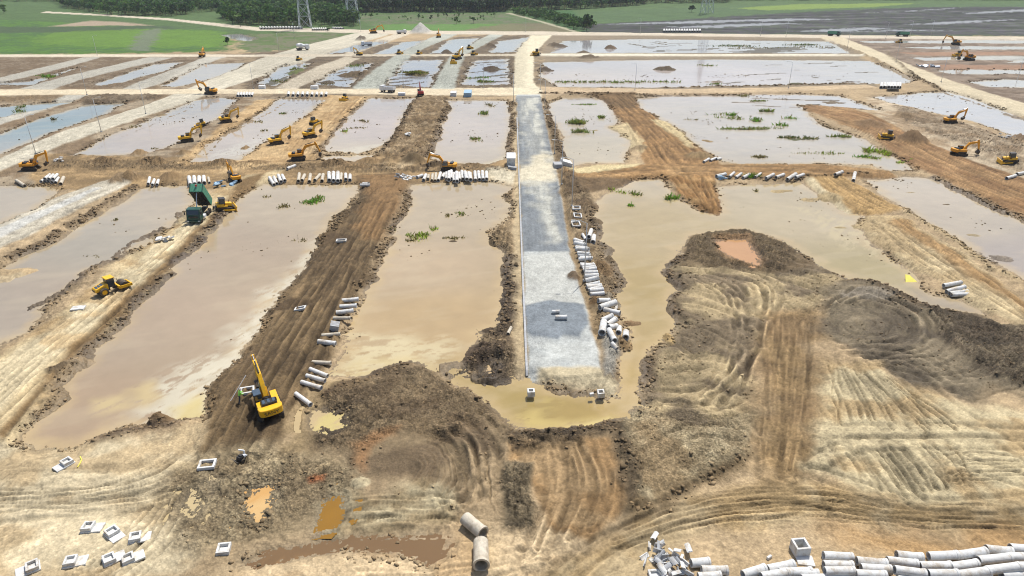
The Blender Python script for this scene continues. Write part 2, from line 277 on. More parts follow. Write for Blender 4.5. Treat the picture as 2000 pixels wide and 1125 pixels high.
streak([(-100, 860), (0, 700), (200, 570), (420, 395), (520, 335), (420, 430), (250, 590), (100, 720), (0, 840)], [(-100, 850), (30, 735), (150, 635), (290, 515), (420, 405), (520, 330)], 1.3, .35, .1, seed=16)
# dark fill strip where the near excavator works
paint([(385, 862), (392, 893), (430, 892), (505, 893), (540, 870), (568, 800), (622, 740), (662, 650), (692, 590), (712, 550), (742, 470), (772, 402), (796, 360), (790, 338), (700, 343), (702, 385), (642, 440), (620, 478), (575, 540), (524, 602), (480, 672), (428, 732), (392, 772), (402, 800)], S(112, 92, 66), .5, .8, cls=28, flat=.5, dh=.3, mix=S(128, 106, 76))
streak([(392, 893), (540, 870), (622, 740), (712, 550), (796, 360), (702, 345), (620, 478), (480, 672), (392, 772)], [(430, 930), (500, 800), (575, 665), (650, 530), (705, 430), (755, 330)], 1.7, .5, .12, seed=17, along=.04)
paint([(700, 343), (790, 338), (796, 360), (740, 470), (715, 470), (690, 440), (720, 390)], S(150, 116, 76), 1.5, 1.5, k=.8)
paint([(615, 470), (650, 458), (690, 468), (680, 478), (630, 480)], S(94, 76, 54), .5, .8)
paint([(520, 600), (560, 585), (610, 590), (608, 605), (560, 608), (525, 620)], S(94, 76, 54), .5, .8)
# front: dry pale ground on the left, churned mud in the middle
paint([(-300, 870), (40, 860), (300, 850), (400, 830), (395, 890), (350, 940), (330, 1010), (420, 1040), (300, 1140), (-300, 1290)], S(218, 200, 166), 1, 2, mix=S(200, 176, 138))
streak([(-200, 950), (330, 880), (400, 900), (330, 1010), (-200, 1010)], [(-200, 985), (100, 975), (280, 950), (400, 870)], 1.1, .28, .1, seed=18)
streak([(-200, 1020), (330, 1010), (300, 1140), (-200, 1200)], [(-200, 1160), (60, 1060), (180, 1000), (260, 900)], .9, .18, .08, seed=19)
paint([(350, 900), (560, 860), (640, 800), (700, 950), (660, 1000), (480, 1050), (330, 1060), (320, 1000)], S(164, 144, 112), 1.5, 2, mix=S(196, 176, 140))
lumps([(340, 920), (560, 870), (640, 900), (700, 960), (480, 1050), (330, 1070), (320, 1000)], .2, .9, S(146, 126, 96), .6, 1.5, 10)
paint([(555, 800), (600, 770), (650, 740), (720, 740), (700, 800), (640, 880), (560, 880)], S(170, 146, 108), 1, 1.5)
paint([(640, 770), (720, 742), (790, 712), (850, 722), (930, 770), (985, 822), (1040, 852), (1120, 846), (1195, 828), (1203, 856), (1000, 882), (985, 960), (960, 998), (880, 1002), (820, 962), (700, 935), (640, 890), (600, 860), (610, 810)], S(142, 122, 94), 1.8, 1.8, mix=S(116, 98, 76), cls=29)
i, m, s = mask([(640, 770), (720, 742), (790, 712), (850, 722), (930, 770), (985, 822), (1010, 850), (985, 950), (880, 995), (700, 935), (620, 860)], 3.5, 1.5); H[i] += .28*m
lumps([(630, 770), (720, 742), (790, 712), (850, 722), (930, 770), (985, 822), (870, 880), (800, 850), (700, 900), (610, 860)], .30, .9, S(118, 98, 72), .5, 1, 11)
streak([(840, 840), (985, 822), (1000, 880), (985, 960), (960, 998), (870, 1000), (800, 930)], None, 1.25, .38, .26, center=(760, 935), seed=20, along=.03)
paint([(690, 880), (740, 855), (790, 842), (780, 862), (730, 890), (715, 915), (700, 905)], S(170, 126, 84), .7, 1.4, k=.75)
paint([(610, 985), (650, 960), (900, 960), (910, 1010), (860, 1035), (700, 1040), (640, 1045)], S(196, 180, 146), 1, 1.5, mix=S(160, 140, 106))
streak([(640, 960), (910, 960), (900, 1030), (640, 1045)], [(600, 1010), (760, 995), (930, 1010)], 1.5, .35, .14, seed=21)
paint([(480, 1090), (880, 1040), (920, 1000), (1060, 1030), (1150, 1060), (1060, 1290), (300, 1290)], S(214, 188, 150), 1.5, 1.5, mix=S(196, 166, 126))
paint([(985, 872), (1195, 852), (1232, 988), (1150, 1058), (1060, 1040), (1035, 905), (985, 905)], S(156, 124, 84), .5, .8, mix=S(176, 146, 106))
streak([(990, 880), (1195, 856), (1230, 985), (1150, 1058), (1060, 1040)], [(1090, 840), (1110, 940), (1060, 1060)], 1.0, .4, .12, seed=22)
lumps([(985, 860), (1080, 840), (1200, 828), (1203, 852), (1080, 868), (990, 890)], .4, .9, S(100, 84, 64), .8, .5, 12)
paint([(980, 905), (1040, 905), (1036, 1030), (975, 1030)], S(118, 104, 82), .4, .5)
lumps([(980, 905), (1040, 905), (1036, 1030), (975, 1030)], .3, 1.6, None, .5, .5, 13)
paint([(1200, 812), (1262, 798), (1330, 828), (1465, 812), (1475, 880), (1300, 978), (1245, 992), (1226, 920)], S(206, 188, 152), .4, .8, mix=S(176, 152, 116), dh=.3, cls=30)
lumps([(1205, 812), (1262, 798), (1465, 812), (1475, 880), (1300, 970), (1240, 985)], .22, 1.2, S(134, 114, 84), .6, .8, 14)
# big churned heap on the right
SW1 = [(1330, 500), (1298, 535), (1320, 560), (1312, 610), (1322, 650), (1280, 675), (1255, 715), (1252, 800), (1330, 832), (1465, 812), (1485, 700), (1500, 610), (1600, 605), (1645, 548), (1560, 482), (1450, 450), (1350, 460)]
paint(SW1, S(176, 156, 120), 1.0, 1.2, mix=S(128, 112, 90), cls=31, dh=.08)
streak(SW1, None, .85, .45, .3, center=(1300, 700), seed=23, along=.03)
paint([(1330, 498), (1350, 460), (1450, 450), (1560, 482), (1600, 520), (1500, 530), (1400, 525), (1330, 520)], S(124, 104, 78), 1, 1.4, k=.8)
lumps([(1330, 500), (1350, 460), (1450, 448), (1560, 482), (1520, 525), (1400, 530)], .4, .7, S(106, 90, 68), .6, 1, 15)
SW2 = [(1596, 562), (1650, 545), (1700, 556), (1790, 596), (1870, 612), (2000, 640), (2300, 700), (2300, 830), (2000, 765), (1900, 782), (1760, 742), (1690, 705), (1600, 650)]
paint(SW2, S(136, 122, 100), 1.4, 1.8, mix=S(110, 98, 82), cls=32, dh=.1)
streak(SW2, None, .8, .45, .28, center=(1690, 630), seed=24, along=.03)
lumps([(1790, 596), (1870, 612), (2000, 640), (2200, 700), (2200, 800), (1950, 740), (1850, 680)], .45, .7, S(92, 78, 62), .7, 1, 16)
streak([(1300, 690), (1480, 690), (1470, 810), (1260, 800)], None, 1.0, .3, .15, center=(1400, 840), seed=25, along=.05)
paint([(1482, 615), (1600, 600), (1602, 700), (1588, 880), (1540, 940), (1470, 960), (1472, 880), (1482, 780)], S(160, 132, 92), 2.2, 2.2, mix=S(142, 116, 82), cls=33, flat=.6)
streak([(1482, 615), (1600, 600), (1602, 700), (1588, 880), (1470, 960), (1482, 780)], [(1545, 560), (1540, 760), (1530, 960)], 1.4, .3, .07, seed=26)
paint([(1600, 705), (1700, 706), (1760, 745), (1900, 790), (2300, 860), (2300, 1060), (1700, 985), (1560, 905), (1588, 860)], S(210, 192, 154), 1, 1.2, mix=S(188, 162, 120))
streak([(1605, 700), (1700, 706), (1800, 770), (1900, 800), (1640, 815), (1595, 815)], [(1600, 650), (1680, 740), (1790, 850)], .9, .42, .16, seed=27)
streak([(1640, 875), (1850, 870), (1860, 950), (1750, 975), (1620, 930)], [(1680, 830), (1720, 900), (1780, 1000)], .8, .5, .2, seed=28)
paint([(980, 1160), (1100, 1090), (1250, 1005), (1450, 952), (1560, 930), (1700, 975), (2300, 1000), (2300, 1045), (1900, 1035), (1600, 1020), (1400, 1040), (1300, 1080), (1200, 1180)], S(184, 156, 112), 1, 1.2, cls=34, mix=S(204, 180, 140), flat=.4)
streak([(980, 1160), (1250, 1005), (1450, 952), (1700, 975), (2300, 1000), (2300, 1045), (1600, 1020), (1300, 1080), (1200, 1180)], [(1020, 1190), (1150, 1090), (1300, 1015), (1480, 985), (1700, 1000), (2300, 1025)], 1.4, .28, .08, seed=29)
paint([(1600, 1040), (1950, 1035), (2300, 1050), (2300, 1120), (1640, 1075)], S(192, 152, 100), 1.5, 2, k=.8)
for q in range(14):                              # wheel and crawler tracks over the front ground
    o = q*7
    if q < 5: rut([(1060+o*2, 1150), (1180+o, 1065-o*.3), (1330+o, 1010-o*.5), (1500, 978-o*.6), (1700, 985+o*.4), (2050, 1000+o)], seed=q, w=.2, depth=.07, dark=.2)
for k_, L in enumerate(([(1605, 835), (1700, 842), (1850, 840), (2050, 846)], [(1600, 868), (1720, 864), (1850, 862), (2050, 862)], [(1600, 905), (1660, 870), (1760, 862)], [(1760, 720), (1850, 790), (1960, 860), (2060, 925)], [(1700, 700), (1770, 780), (1800, 840)], [(1655, 705), (1700, 780), (1716, 830)], [(1830, 860), (1900, 905), (2060, 955)], [(1600, 925), (1700, 960), (1800, 985), (2050, 975)], [(1740, 870), (1790, 920), (1830, 940)], [(1690, 870), (1740, 930), (1790, 975)], [(1650, 880), (1700, 950)], [(1120, 870), (1140, 960), (1080, 1080)], [(1060, 880), (1090, 970), (1040, 1100)], [(-100, 985), (120, 972), (300, 940), (420, 850)], [(-100, 1010), (150, 990), (330, 975)], [(200, 1125), (320, 1050), (380, 960)], [(20, 860), (120, 735), (260, 600), (400, 460)], [(-60, 840), (70, 735), (200, 620), (330, 500)], [(460, 900), (540, 760), (640, 600), (740, 400)], [(430, 880), (520, 730), (610, 580), (700, 440)], [(500, 890), (590, 740), (680, 570), (760, 400)], [(1500, 620), (1510, 760), (1500, 930)], [(1570, 615), (1560, 760), (1540, 930)], [(1260, 900), (1350, 850), (1450, 860)], [(700, 1010), (800, 985), (900, 990)], [(1700, 230), (1800, 290), (2000, 385)], [(1200, 200), (1270, 270), (1330, 340)], [(1340, 345), (1370, 385), (1395, 418)])):
    rut(L, seed=20+k_, depth=.13, dark=.3)

fan([(1612, 712), (1618, 770), (1622, 832)], [(1740, 735), (1820, 790), (1905, 848)], 15, .12, .2, .75, 1, .15)
fan([(1640, 880), (1680, 930), (1720, 978)], [(1850, 865), (1885, 900), (1905, 945)], 14, .14, .24, .8, 2, .15)
fan([(1840, 882), (1900, 878), (1990, 885)], [(1860, 948), (1920, 942), (2010, 936)], 9, .12, .18, .7, 3, .15)
fan([(1230, 1020), (1400, 965), (1600, 955), (1800, 985), (2060, 985)], [(1180, 1085), (1350, 1035), (1550, 1012), (1800, 1032), (2060, 1042)], 20, .12, .12, .42, 4, .12)
fan([(-60, 955), (120, 955), (260, 930), (385, 850)], [(-60, 1012), (150, 1002), (300, 985), (405, 940)], 14, .12, .12, .45, 5, .12)
fan([(830, 850), (880, 880), (890, 930), (850, 980)], [(900, 815), (968, 862), (985, 930), (930, 995)], 9, .32, .3, .3, 6, .5)
fan([(-60, 880), (80, 740), (260, 578), (440, 412)], [(-60, 790), (30, 722), (200, 590), (385, 430)], 11, .18, .14, .35, 7)
fan([(400, 885), (450, 765), (560, 602), (720, 372)], [(525, 885), (605, 740), (695, 570), (788, 368)], 20, .2, .16, .4, 8)
fan([(1495, 620), (1490, 780), (1480, 935)], [(1592, 612), (1582, 780), (1560, 935)], 12, .16, .12, .3, 9)
fan([(1060, 882), (1075, 960), (1040, 1075)], [(1190, 862), (1215, 960), (1150, 1045)], 10, .18, .16, .4, 10)
fan([(1340, 545), (1400, 580), (1430, 655), (1400, 745), (1330, 800)], [(1420, 520), (1530, 560), (1505, 650), (1470, 720), (1440, 800)], 12, .3, .26, .4, 11, .5)
fan([(1640, 600), (1700, 592), (1765, 625), (1740, 665), (1650, 668)], [(1600, 606), (1690, 562), (1845, 625), (1820, 700), (1640, 700)], 9, .28, .26, .4, 12, .5)
fan([(1700, 690), (1780, 680), (1880, 720), (1900, 770)], [(1690, 715), (1760, 705), (1820, 735), (1850, 765)], 5, .3, .2, .4, 13, .5)
fan([(640, 985), (760, 970), (905, 975)], [(640, 1038), (760, 1022), (905, 1028)], 8, .18, .2, .45, 14)
fan([(1570, 208), (1700, 226), (1860, 302), (2150, 405)], [(1640, 240), (1745, 295), (1920, 386), (2150, 480)], 11, .3, .2, .4, 15)
fan([(1160, 184), (1215, 235), (1262, 325)], [(1236, 184), (1310, 248), (1398, 322)], 11, .3, .2, .4, 16)
fan([(1305, 348), (1335, 380), (1365, 406)], [(1395, 348), (1402, 390), (1404, 416)], 8, .25, .25, .5, 17)
fan([(1100, 340), (1250, 326), (1500, 323), (1740, 336)], [(1110, 372), (1250, 348), (1500, 345), (1745, 345)], 9, .25, .16, .4, 18)
fan([(1695, 432), (1800, 520), (2000, 635)], [(1765, 426), (1880, 500), (2100, 670)], 10, .25, .18, .4, 19)
fan([(1590, 347), (1650, 400), (1690, 416)], [(1643, 346), (1700, 378), (1755, 408)], 7, .25, .16, .35, 20)
fan([(700, 1090), (900, 1085), (1060, 1060)], [(700, 1150), (900, 1145), (1080, 1110)], 6, .16, .1, .25, 21)
fan([(100, 1130), (210, 1060), (300, 960)], [(260, 1130), (340, 1060), (390, 960)], 8, .16, .12, .3, 22)
fan([(70, 330), (400, 338), (1000, 338)], [(70, 345), (400, 349), (1000, 348)], 6, .3, .15, .3, 23)
fan([(370, 318), (440, 258), (540, 194)], [(400, 322), (470, 245), (560, 192)], 6, .3, .15, .3, 24)
fan([(560, 318), (630, 255), (690, 192)], [(600, 318), (650, 262), (715, 192)], 6, .3, .12, .3, 25)
# the paved road in the middle
MROAD = [(1008, 186), (1055, 186), (1062, 230), (1078, 300), (1090, 345), (1102, 420), (1113, 495), (1135, 570), (1158, 650), (1176, 735), (1120, 742), (1060, 742), (1031, 738), (1026, 650), (1020, 500), (1014, 340), (1009, 230)]
road(MROAD, S(190, 193, 194), 35, .25, .12, dh=.35, var=.2)
paint([(1008, 190), (1056, 190), (1078, 300), (1102, 420), (1113, 495), (1020, 495), (1014, 340)], ASPH, .3, .25, var=.25, k=.95)
streak([(1008, 190), (1056, 190), (1078, 300), (1102, 420), (1113, 495), (1020, 495), (1014, 340)], [(1030, 180), (1045, 300), (1062, 495)], 1.5, .3, .0, seed=40)
i, m, s = mask([(1016, 192), (1048, 192), (1062, 290), (1075, 345), (1086, 410), (1098, 470), (1070, 480), (1060, 420), (1035, 380), (1022, 300)], 2.0, 2.4)
q = (m*(.35+.65*sst(.3, .62, fbm(GX[i]*.9, GY[i]*.09, 205, 4))))[:, None]; C[i] = C[i]*(1-.85*q)+S(212, 210, 200)*.85*q
paint([(960, 332), (1012, 328), (1050, 300), (1078, 306), (1088, 332), (1080, 356), (1020, 360), (960, 348)], S(226, 214, 188), 2.2, 2.5, k=.9)
paint([(1019, 497), (1113, 497), (1135, 570), (1150, 620), (1080, 600), (1026, 610)], S(204, 204, 200), .8, 1.4, k=.85, var=.25)
paint([(1024, 600), (1080, 592), (1140, 600), (1152, 640), (1130, 660), (1100, 662), (1085, 672), (1040, 660), (1026, 645)], S(136, 144, 154), .3, .8, var=.2)
i, m, s = mask([(1027, 645), (1060, 632), (1140, 612), (1150, 640), (1128, 660), (1100, 662), (1085, 672), (1040, 660)], .8, .4); H[i] += .3*m
paint([(1030, 680), (1160, 668), (1174, 735), (1120, 742), (1031, 738)], S(202, 204, 203), .8, 1, k=.8, mix=S(180, 184, 186))
paint([(1050, 720), (1180, 725), (1212, 740), (1212, 770), (1160, 765), (1100, 755), (1050, 742)], S(206, 190, 158), .5, .7, dh=.1)
# verges of the paved road
paint([(1000, 200), (1009, 200), (1014, 345), (1020, 500), (1031, 735), (1005, 738), (1000, 640), (1002, 500), (1005, 360)], S(200, 178, 142), .3, .5, flat=.5)
paint([(1060, 200), (1072, 200), (1090, 290), (1108, 390), (1122, 480), (1150, 560), (1185, 640), (1215, 740), (1178, 735), (1160, 650), (1137, 570), (1115, 495), (1104, 420), (1080, 300)], S(160, 136, 102), .4, .6)
lumps([(1070, 195), (1085, 240), (1100, 300), (1160, 395), (1180, 490), (1200, 560), (1200, 600), (1208, 700), (1205, 745), (1185, 740), (1150, 560), (1115, 430), (1080, 300)], .6, .6, S(124, 104, 78), .8, .8, 17)
paint([(1172, 660), (1190, 655), (1210, 690), (1200, 735), (1180, 735)], S(186, 182, 174), .5, .6, k=.8)
mound(1120, 543, 17, 1.7, .9, S(120, 94, 64), .5, seed=3)
mound(1160, 593, 14, 1.3, .7, S(140, 108, 72), .5, seed=4)
lumps([(985, 380), (1003, 365), (1003, 500), (960, 480), (950, 460), (992, 440)], .7, .7, S(146, 122, 90), .8, .6, 18)
lumps([(975, 560), (1002, 520), (1004, 735), (960, 745), (905, 735), (920, 690), (940, 650)], .55, .9, S(98, 82, 66), .9, .7, 19)
# ------------------------------------------------------------------ ponds: (outline, water level, depth, bank width)
WL = -.42
PONDS = []
def pond(pts, lev=WL, deep=.36, bank=1.1, amp=.9): PONDS.append((pts, lev, deep, bank, amp))
pond([(515, 360), (700, 362), (692, 385), (640, 440), (620, 478), (600, 510), (565, 555), (530, 590), (522, 620), (500, 650), (460, 700), (430, 733), (402, 762), (405, 795), (395, 818), (340, 824), (290, 832), (235, 838), (190, 855), (150, 868), (70, 876), (42, 862), (78, 812), (120, 780), (112, 750), (165, 700), (215, 650), (262, 604), (292, 562), (322, 540), (345, 500), (375, 488), (432, 424), (456, 402), (474, 380)])
pond([(800, 362), (850, 356), (960, 356), (1000, 364), (984, 385), (1000, 400), (990, 430), (955, 455), (958, 470), (985, 490), (995, 510), (988, 560), (992, 600), (975, 640), (935, 648), (918, 690), (908, 728), (896, 738), (860, 724), (800, 707), (760, 722), (720, 738), (655, 735), (648, 712), (664, 690), (684, 640), (704, 600), (714, 560), (742, 520), (752, 500), (758, 470), (772, 430), (802, 395), (792, 378)])
pond([(890, 722), (915, 732), (940, 746), (1032, 738), (1060, 746), (1100, 760), (1166, 766), (1184, 779), (1213, 777), (1217, 740), (1214, 700), (1236, 662), (1225, 640), (1203, 600), (1202, 560), (1190, 520), (1176, 490), (1162, 450), (1156, 420), (1166, 397), (1180, 380), (1240, 352), (1292, 350), (1310, 378), (1358, 412), (1404, 422), (1408, 390), (1400, 366), (1440, 362), (1500, 360), (1565, 355), (1600, 380), (1640, 410), (1662, 420), (1690, 420), (1670, 440), (1692, 470), (1740, 502), (1780, 532), (1800, 562), (1830, 580), (1870, 582), (1910, 606), (1922, 616), (1860, 612), (1790, 595), (1760, 575), (1700, 555), (1650, 545), (1600, 520), (1570, 500), (1530, 470), (1450, 448), (1350, 460), (1320, 485), (1330, 502), (1297, 535), (1320, 562), (1310, 612), (1325, 642), (1300, 660), (1280, 672), (1260, 702), (1251, 742), (1262, 796), (1234, 818), (1198, 828), (1180, 836), (1110, 846), (1040, 842), (992, 822), (962, 795), (925, 768), (890, 745)])
pond([(265, 372), (300, 362), (372, 362), (378, 395), (362, 420), (322, 450), (290, 478), (240, 502), (182, 530), (135, 570), (92, 602), (60, 640), (0, 675), (-120, 745), (-120, 590), (0, 522), (60, 490), (115, 470), (150, 440), (210, 410), (245, 388)])
pond([(-120, 372), (0, 362), (100, 364), (112, 378), (80, 402), (0, 440), (-120, 495)])
pond([(418, 190), (464, 194), (430, 230), (400, 245), (370, 265), (330, 288), (300, 297), (240, 303), (140, 304), (180, 283), (228, 258), (282, 238), (332, 216), (382, 196)])
pond([(545, 192), (637, 195), (600, 225), (560, 250), (530, 272), (500, 290), (470, 312), (358, 320), (385, 304), (402, 284), (440, 260), (480, 240), (508, 220)])
pond([(722, 192), (812, 192), (795, 216), (780, 250), (765, 275), (735, 290), (700, 300), (618, 296), (650, 258), (684, 222)])
pond([(636, 304), (700, 303), (735, 300), (718, 312), (690, 318), (640, 317), (620, 312)], bank=.6)
pond([(872, 196), (990, 196), (999, 222), (992, 290), (985, 312), (940, 326), (890, 320), (850, 315), (832, 310), (852, 272), (862, 240), (877, 216)])
pond([(1068, 202), (1100, 191), (1165, 190), (1190, 210), (1212, 240), (1188, 250), (1232, 276), (1226, 300), (1222, 320), (1150, 319), (1112, 326), (1096, 300), (1102, 270), (1082, 240), (1070, 222)])
pond([(1242, 192), (1300, 187), (1400, 187), (1480, 184), (1560, 184), (1640, 187), (1690, 205), (1720, 217), (1640, 211), (1562, 206), (1600, 242), (1640, 256), (1690, 272), (1720, 292), (1760, 312), (1786, 333), (1740, 335), (1700, 323), (1600, 319), (1450, 321), (1402, 312), (1385, 297), (1350, 280), (1330, 255), (1310, 242), (1278, 226), (1250, 212)])
pond([(1700, 190), (1800, 181), (1850, 179), (1900, 192), (2000, 232), (2250, 310), (2250, 345), (2000, 275), (1960, 260), (1900, 237), (1830, 223), (1790, 213), (1740, 202)])
pond([(1690, 352), (1760, 346), (1822, 348), (1860, 366), (1920, 396), (2000, 432), (2250, 560), (2250, 720), (2000, 547), (1960, 522), (1900, 497), (1850, 452), (1800, 432), (1762, 402), (1722, 382)])
pond([(1060, 122), (1250, 117), (1400, 116), (1700, 119), (1790, 156), (1770, 163), (1500, 168), (1300, 172), (1090, 170), (1055, 150)], bank=1.5, amp=1.5)
pond([(1100, 80), (1250, 76), (1625, 81), (1662, 105), (1400, 104), (1200, 104), (1075, 104), (1085, 90)], bank=1.5, amp=1.5)
pond([(176, 167), (250, 142), (300, 125), (362, 120), (332, 136), (242, 161), (200, 169)], amp=1.5)
pond([(315, 168), (400, 125), (482, 122), (450, 141), (390, 161), (340, 171)], amp=1.5)
pond([(-160, 225), (0, 208), (80, 202), (150, 199), (100, 211), (0, 232), (-160, 268)], amp=1.5)
pond([(-200, 325), (0, 262), (75, 232), (175, 204), (250, 201), (200, 226), (110, 256), (50, 281), (0, 301), (-200, 372)])
for q in ([(502, 166), (545, 132), (592, 122), (612, 124), (565, 152), (540, 170)], [(608, 168), (640, 146), (680, 128), (735, 122), (700, 150), (684, 172)], [(632, 108), (690, 88), (742, 80), (760, 82), (700, 101)], [(725, 107), (790, 82), (832, 78), (800, 96), (765, 106)], [(748, 170), (790, 118), (866, 116), (850, 150), (838, 172)], [(838, 106), (880, 77), (938, 74), (905, 98), (880, 106)], [(898, 168), (925, 118), (992, 114), (998, 168)], [(955, 105), (972, 80), (1036, 72), (1014, 90), (1004, 103)]):
    pond(q, amp=2.0)
for q in ([(1672, 80), (1900, 78), (2300, 80), (2300, 85), (1900, 85), (1690, 84)], [(1760, 93), (1860, 90), (2300, 92), (2300, 97), (1850, 97)], [(1780, 113), (1860, 111), (1880, 116), (1810, 119)], [(1830, 138), (1900, 136), (2300, 138), (2300, 146), (1860, 145)], [(1890, 160), (1950, 156), (2300, 160), (2300, 176), (1930, 170)], [(1990, 117), (2300, 117), (2300, 124), (1960, 123)]):
    pond(q, amp=2.5, bank=2)
pond([(428, 68), (470, 66), (500, 74), (490, 82), (462, 78)], amp=2)
pond([(-60, 166), (60, 158), (120, 140), (150, 132), (110, 150), (60, 168)], amp=2)
# pools with a level of their own
pond([(1394, 470), (1456, 468), (1488, 502), (1482, 519), (1430, 506), (1408, 490)], -.05, .3, .5, .4)
pond([(602, 802), (640, 794), (682, 806), (682, 836), (650, 850), (604, 840)], .05, .25, .5, .8)
pond([(628, 975), (672, 970), (668, 1002), (642, 1046), (614, 1046)], -.1, .25, .5, .5)
pond([(480, 1100), (560, 1067), (640, 1052), (800, 1047), (880, 1050), (872, 1082), (842, 1096), (760, 1078), (650, 1072), (560, 1092), (500, 1110)], -.18, .25, .7, .6)
pond([(942, 712), (975, 702), (984, 722), (960, 742), (936, 740)], -.3, .3, .5, .5)
pond([(478, 955), (518, 944), (545, 945), (543, 966), (512, 1018), (478, 1010)], -.15, .2, .35, .3)
pond([(355, 985), (372, 962), (388, 980), (372, 1012), (355, 1010)], -.05, .2, .5, .8)
pond([(398, 948), (420, 925), (432, 940), (415, 962)], -.05, .2, .5, .6)
NP = len(PONDS); WSD = np.full(NV, 1e9); WOWN = np.full(NV, -1, np.int16)
for j, (pts, lev, deep, bank, amp) in enumerate(PONDS):
    poly = P(pts, lev); i = sel(poly, bank*2+amp+3)
    x = GX[i]+WX[i]*amp*2; y = GY[i]+WY[i]*amp*2
    s = sdf_poly(poly, x, y)+((n2[i]-.5)*.8+(n3[i]-.5)*1.0+(n5[i]-.5)*.5*near[i])*min(amp, 1.2)*(1 if lev <= WL else .55)
    top = np.maximum(H[i], lev+.18)
    h = np.where(s > 0, lev+(top-lev)*sst(0, bank*1.6, s)+(n3[i]-.5)*.1*sst(0, .5, s)*near[i], lev-deep*sst(0, 1.6, -s))
    m = s < bank*1.6; H[i] = np.where(m, h, H[i])
    wetb = np.exp(-np.maximum(s, 0)/.45)*(s < 3)            # damp rim of the bank
    C[i] *= (1-.38*wetb)[:, None]; WET[i] = np.maximum(WET[i], wetb*.8)
    t = s < WSD[i]; WSD[i[t]] = s[t]; WOWN[i[t]] = j
    CLS[i[s < .2]] = 0
# spits, islets and bars standing in the water
mound(30, 528, 75, 3.0, .75, S(192, 166, 128), .4, rot=.3); mound(0, 545, 70, 2.6, .5, S(206, 184, 148), .4, rot=.3)
for a in ((1300, 134, 32, 4.5, 2.0, DARK), (1067, 136, 20, 4, 2.2, S(92, 78, 66)), (1090, 90, 26, 7, 2.4, S(100, 86, 72)), (1192, 93, 16, 6, 2.4, S(112, 92, 72)), (1140, 104, 16, 4, 1.5, DARK), (1150, 113, 28, 4, 1.6, DARK), (958, 134, 22, 9, 2.0, S(96, 80, 66)), (815, 142, 32, 9, 1.7, S(122, 108, 66)), (690, 145, 38, 8, 1.8, S(124, 104, 78)), (705, 78, 12, 8, 2.5, S(96, 82, 70)), (872, 101, 14, 8, 2.0, DARK), (640, 160, 20, 5, 1.2, S(108, 96, 80)), (960, 90, 14, 8, 2.0, DARK), (575, 140, 18, 9, 1.1, S(110, 120, 66)), (1060, 163, 20, 6, 1.4, S(136, 120, 100)), (1400, 158, 40, 2.5, .7, S(140, 122, 100)), (1560, 162, 40, 3, .9, S(96, 92, 66)), (1630, 163, 50, 2.5, .8, S(112, 104, 84)), (1660, 158, 40, 2, .6, DARK),
          (965, 470, 14, 2.2, .9, S(150, 128, 96)), (1555, 270, 40, 1.5, .5, S(90, 96, 56)), (885, 467, 20, .9, .6, DARK), (1250, 290, 20, 3, .55, S(150, 128, 96)), (1625, 198, 60, 4, .55, S(126, 112, 96)), (1590, 202, 40, 3, .5, S(108, 98, 84)), (1370, 305, 40, 4, .8, S(150, 126, 90)), (1380, 272, 24, 4, .6, S(152, 128, 92)), (1160, 252, 40, 2.6, .5, S(170, 150, 112)), (640, 258, 16, .9, .6, S(150, 130, 98)), (440, 238, 14, 2, .6, S(128, 110, 86)), (315, 222, 20, 2, .6, S(150, 130, 100)),
          (1900, 455, 40, 2, .45, S(178, 160, 128)), (1960, 500, 60, 4, .5, S(140, 128, 118)), (1780, 372, 40, 2.4, .45, S(172, 152, 116)), (1850, 395, 20, 1, .5, DARK), (1640, 440, 60, 1.6, .4, S(176, 156, 116)), (1530, 370, 70, 3, .45, S(178, 156, 116)), (1590, 385, 60, 4, .5, S(182, 160, 120)), (1565, 425, 30, 1.4, .4, S(168, 152, 120)), (1700, 575, 60, 2.4, .4, S(160, 148, 132)), (1240, 625, 30, 1.5, .5, S(150, 120, 86)), (1180, 530, 26, 3, .7, S(140, 112, 78)), (1195, 590, 24, 2, .8, S(160, 146, 126)), (1222, 672, 14, 1.2, .5, S(150, 122, 84)), (1145, 400, 30, 3, .7, S(128, 106, 80)), (1165, 430, 24, 2, .5, S(116, 98, 76)), (1190, 505, 14, 2, .8, S(120, 102, 80)), (1305, 655, 14, 2.5, .5, S(190, 160, 108)), (930, 690, 34, 3.0, .3, S(96, 80, 66)), (955, 640, 20, 1.6, .3, S(90, 76, 62)), (1100, 340, 40, 3, .3, None), (885, 340, 20, 1, .1, None)):
    mound(a[0], a[1], a[2], a[3], a[4], a[5], .7, seed=int(a[0]) % 17)
mound(310, 818, 30, 1.6, 1.3, S(142, 112, 74), .4, seed=5); mound(705, 945, 24, .9, .3, S(200, 184, 150), .3)
for a in ((240, 352, 30, 3, 1.5), (335, 348, 26, 3, 1.4), (480, 285, 14, 3, .8), (300, 318, 40, 3, 1.2), (265, 350, 20, 3, 1.3), (205, 318, 30, 3, 1.0), (275, 300, 18, 3, 1.2), (360, 300, 20, 2.5, 1.3), (440, 320, 40, 2.5, .9), (660, 322, 40, 2.5, 1.2), (720, 316, 30, 2.5, 1.2), (690, 330, 40, 2.5, .8), (500, 318, 40, 2.5, .8)):
    mound(a[0], a[1], a[2], a[3], a[4], S(152, 124, 88), .8, seed=int(a[0]) % 13)
mound(808, 316, 30, 3.2, 2.2, S(116, 96, 68), .3); mound(850, 325, 40, 2.4, 1.2, S(112, 92, 66), .4); mound(930, 324, 36, 2, 1.0, S(124, 102, 72), .4)
mound(1780, 275, 36, 5, 2.6, S(132, 106, 78), .3, rot=-.3); mound(1700, 245, 40, 6, 1.4, S(140, 112, 82), .4, rot=-.3); mound(1990, 272, 14, 4, 1.6, S(130, 106, 82), .3); mound(1765, 228, 26, 4, 1.0, S(150, 126, 96), .8)
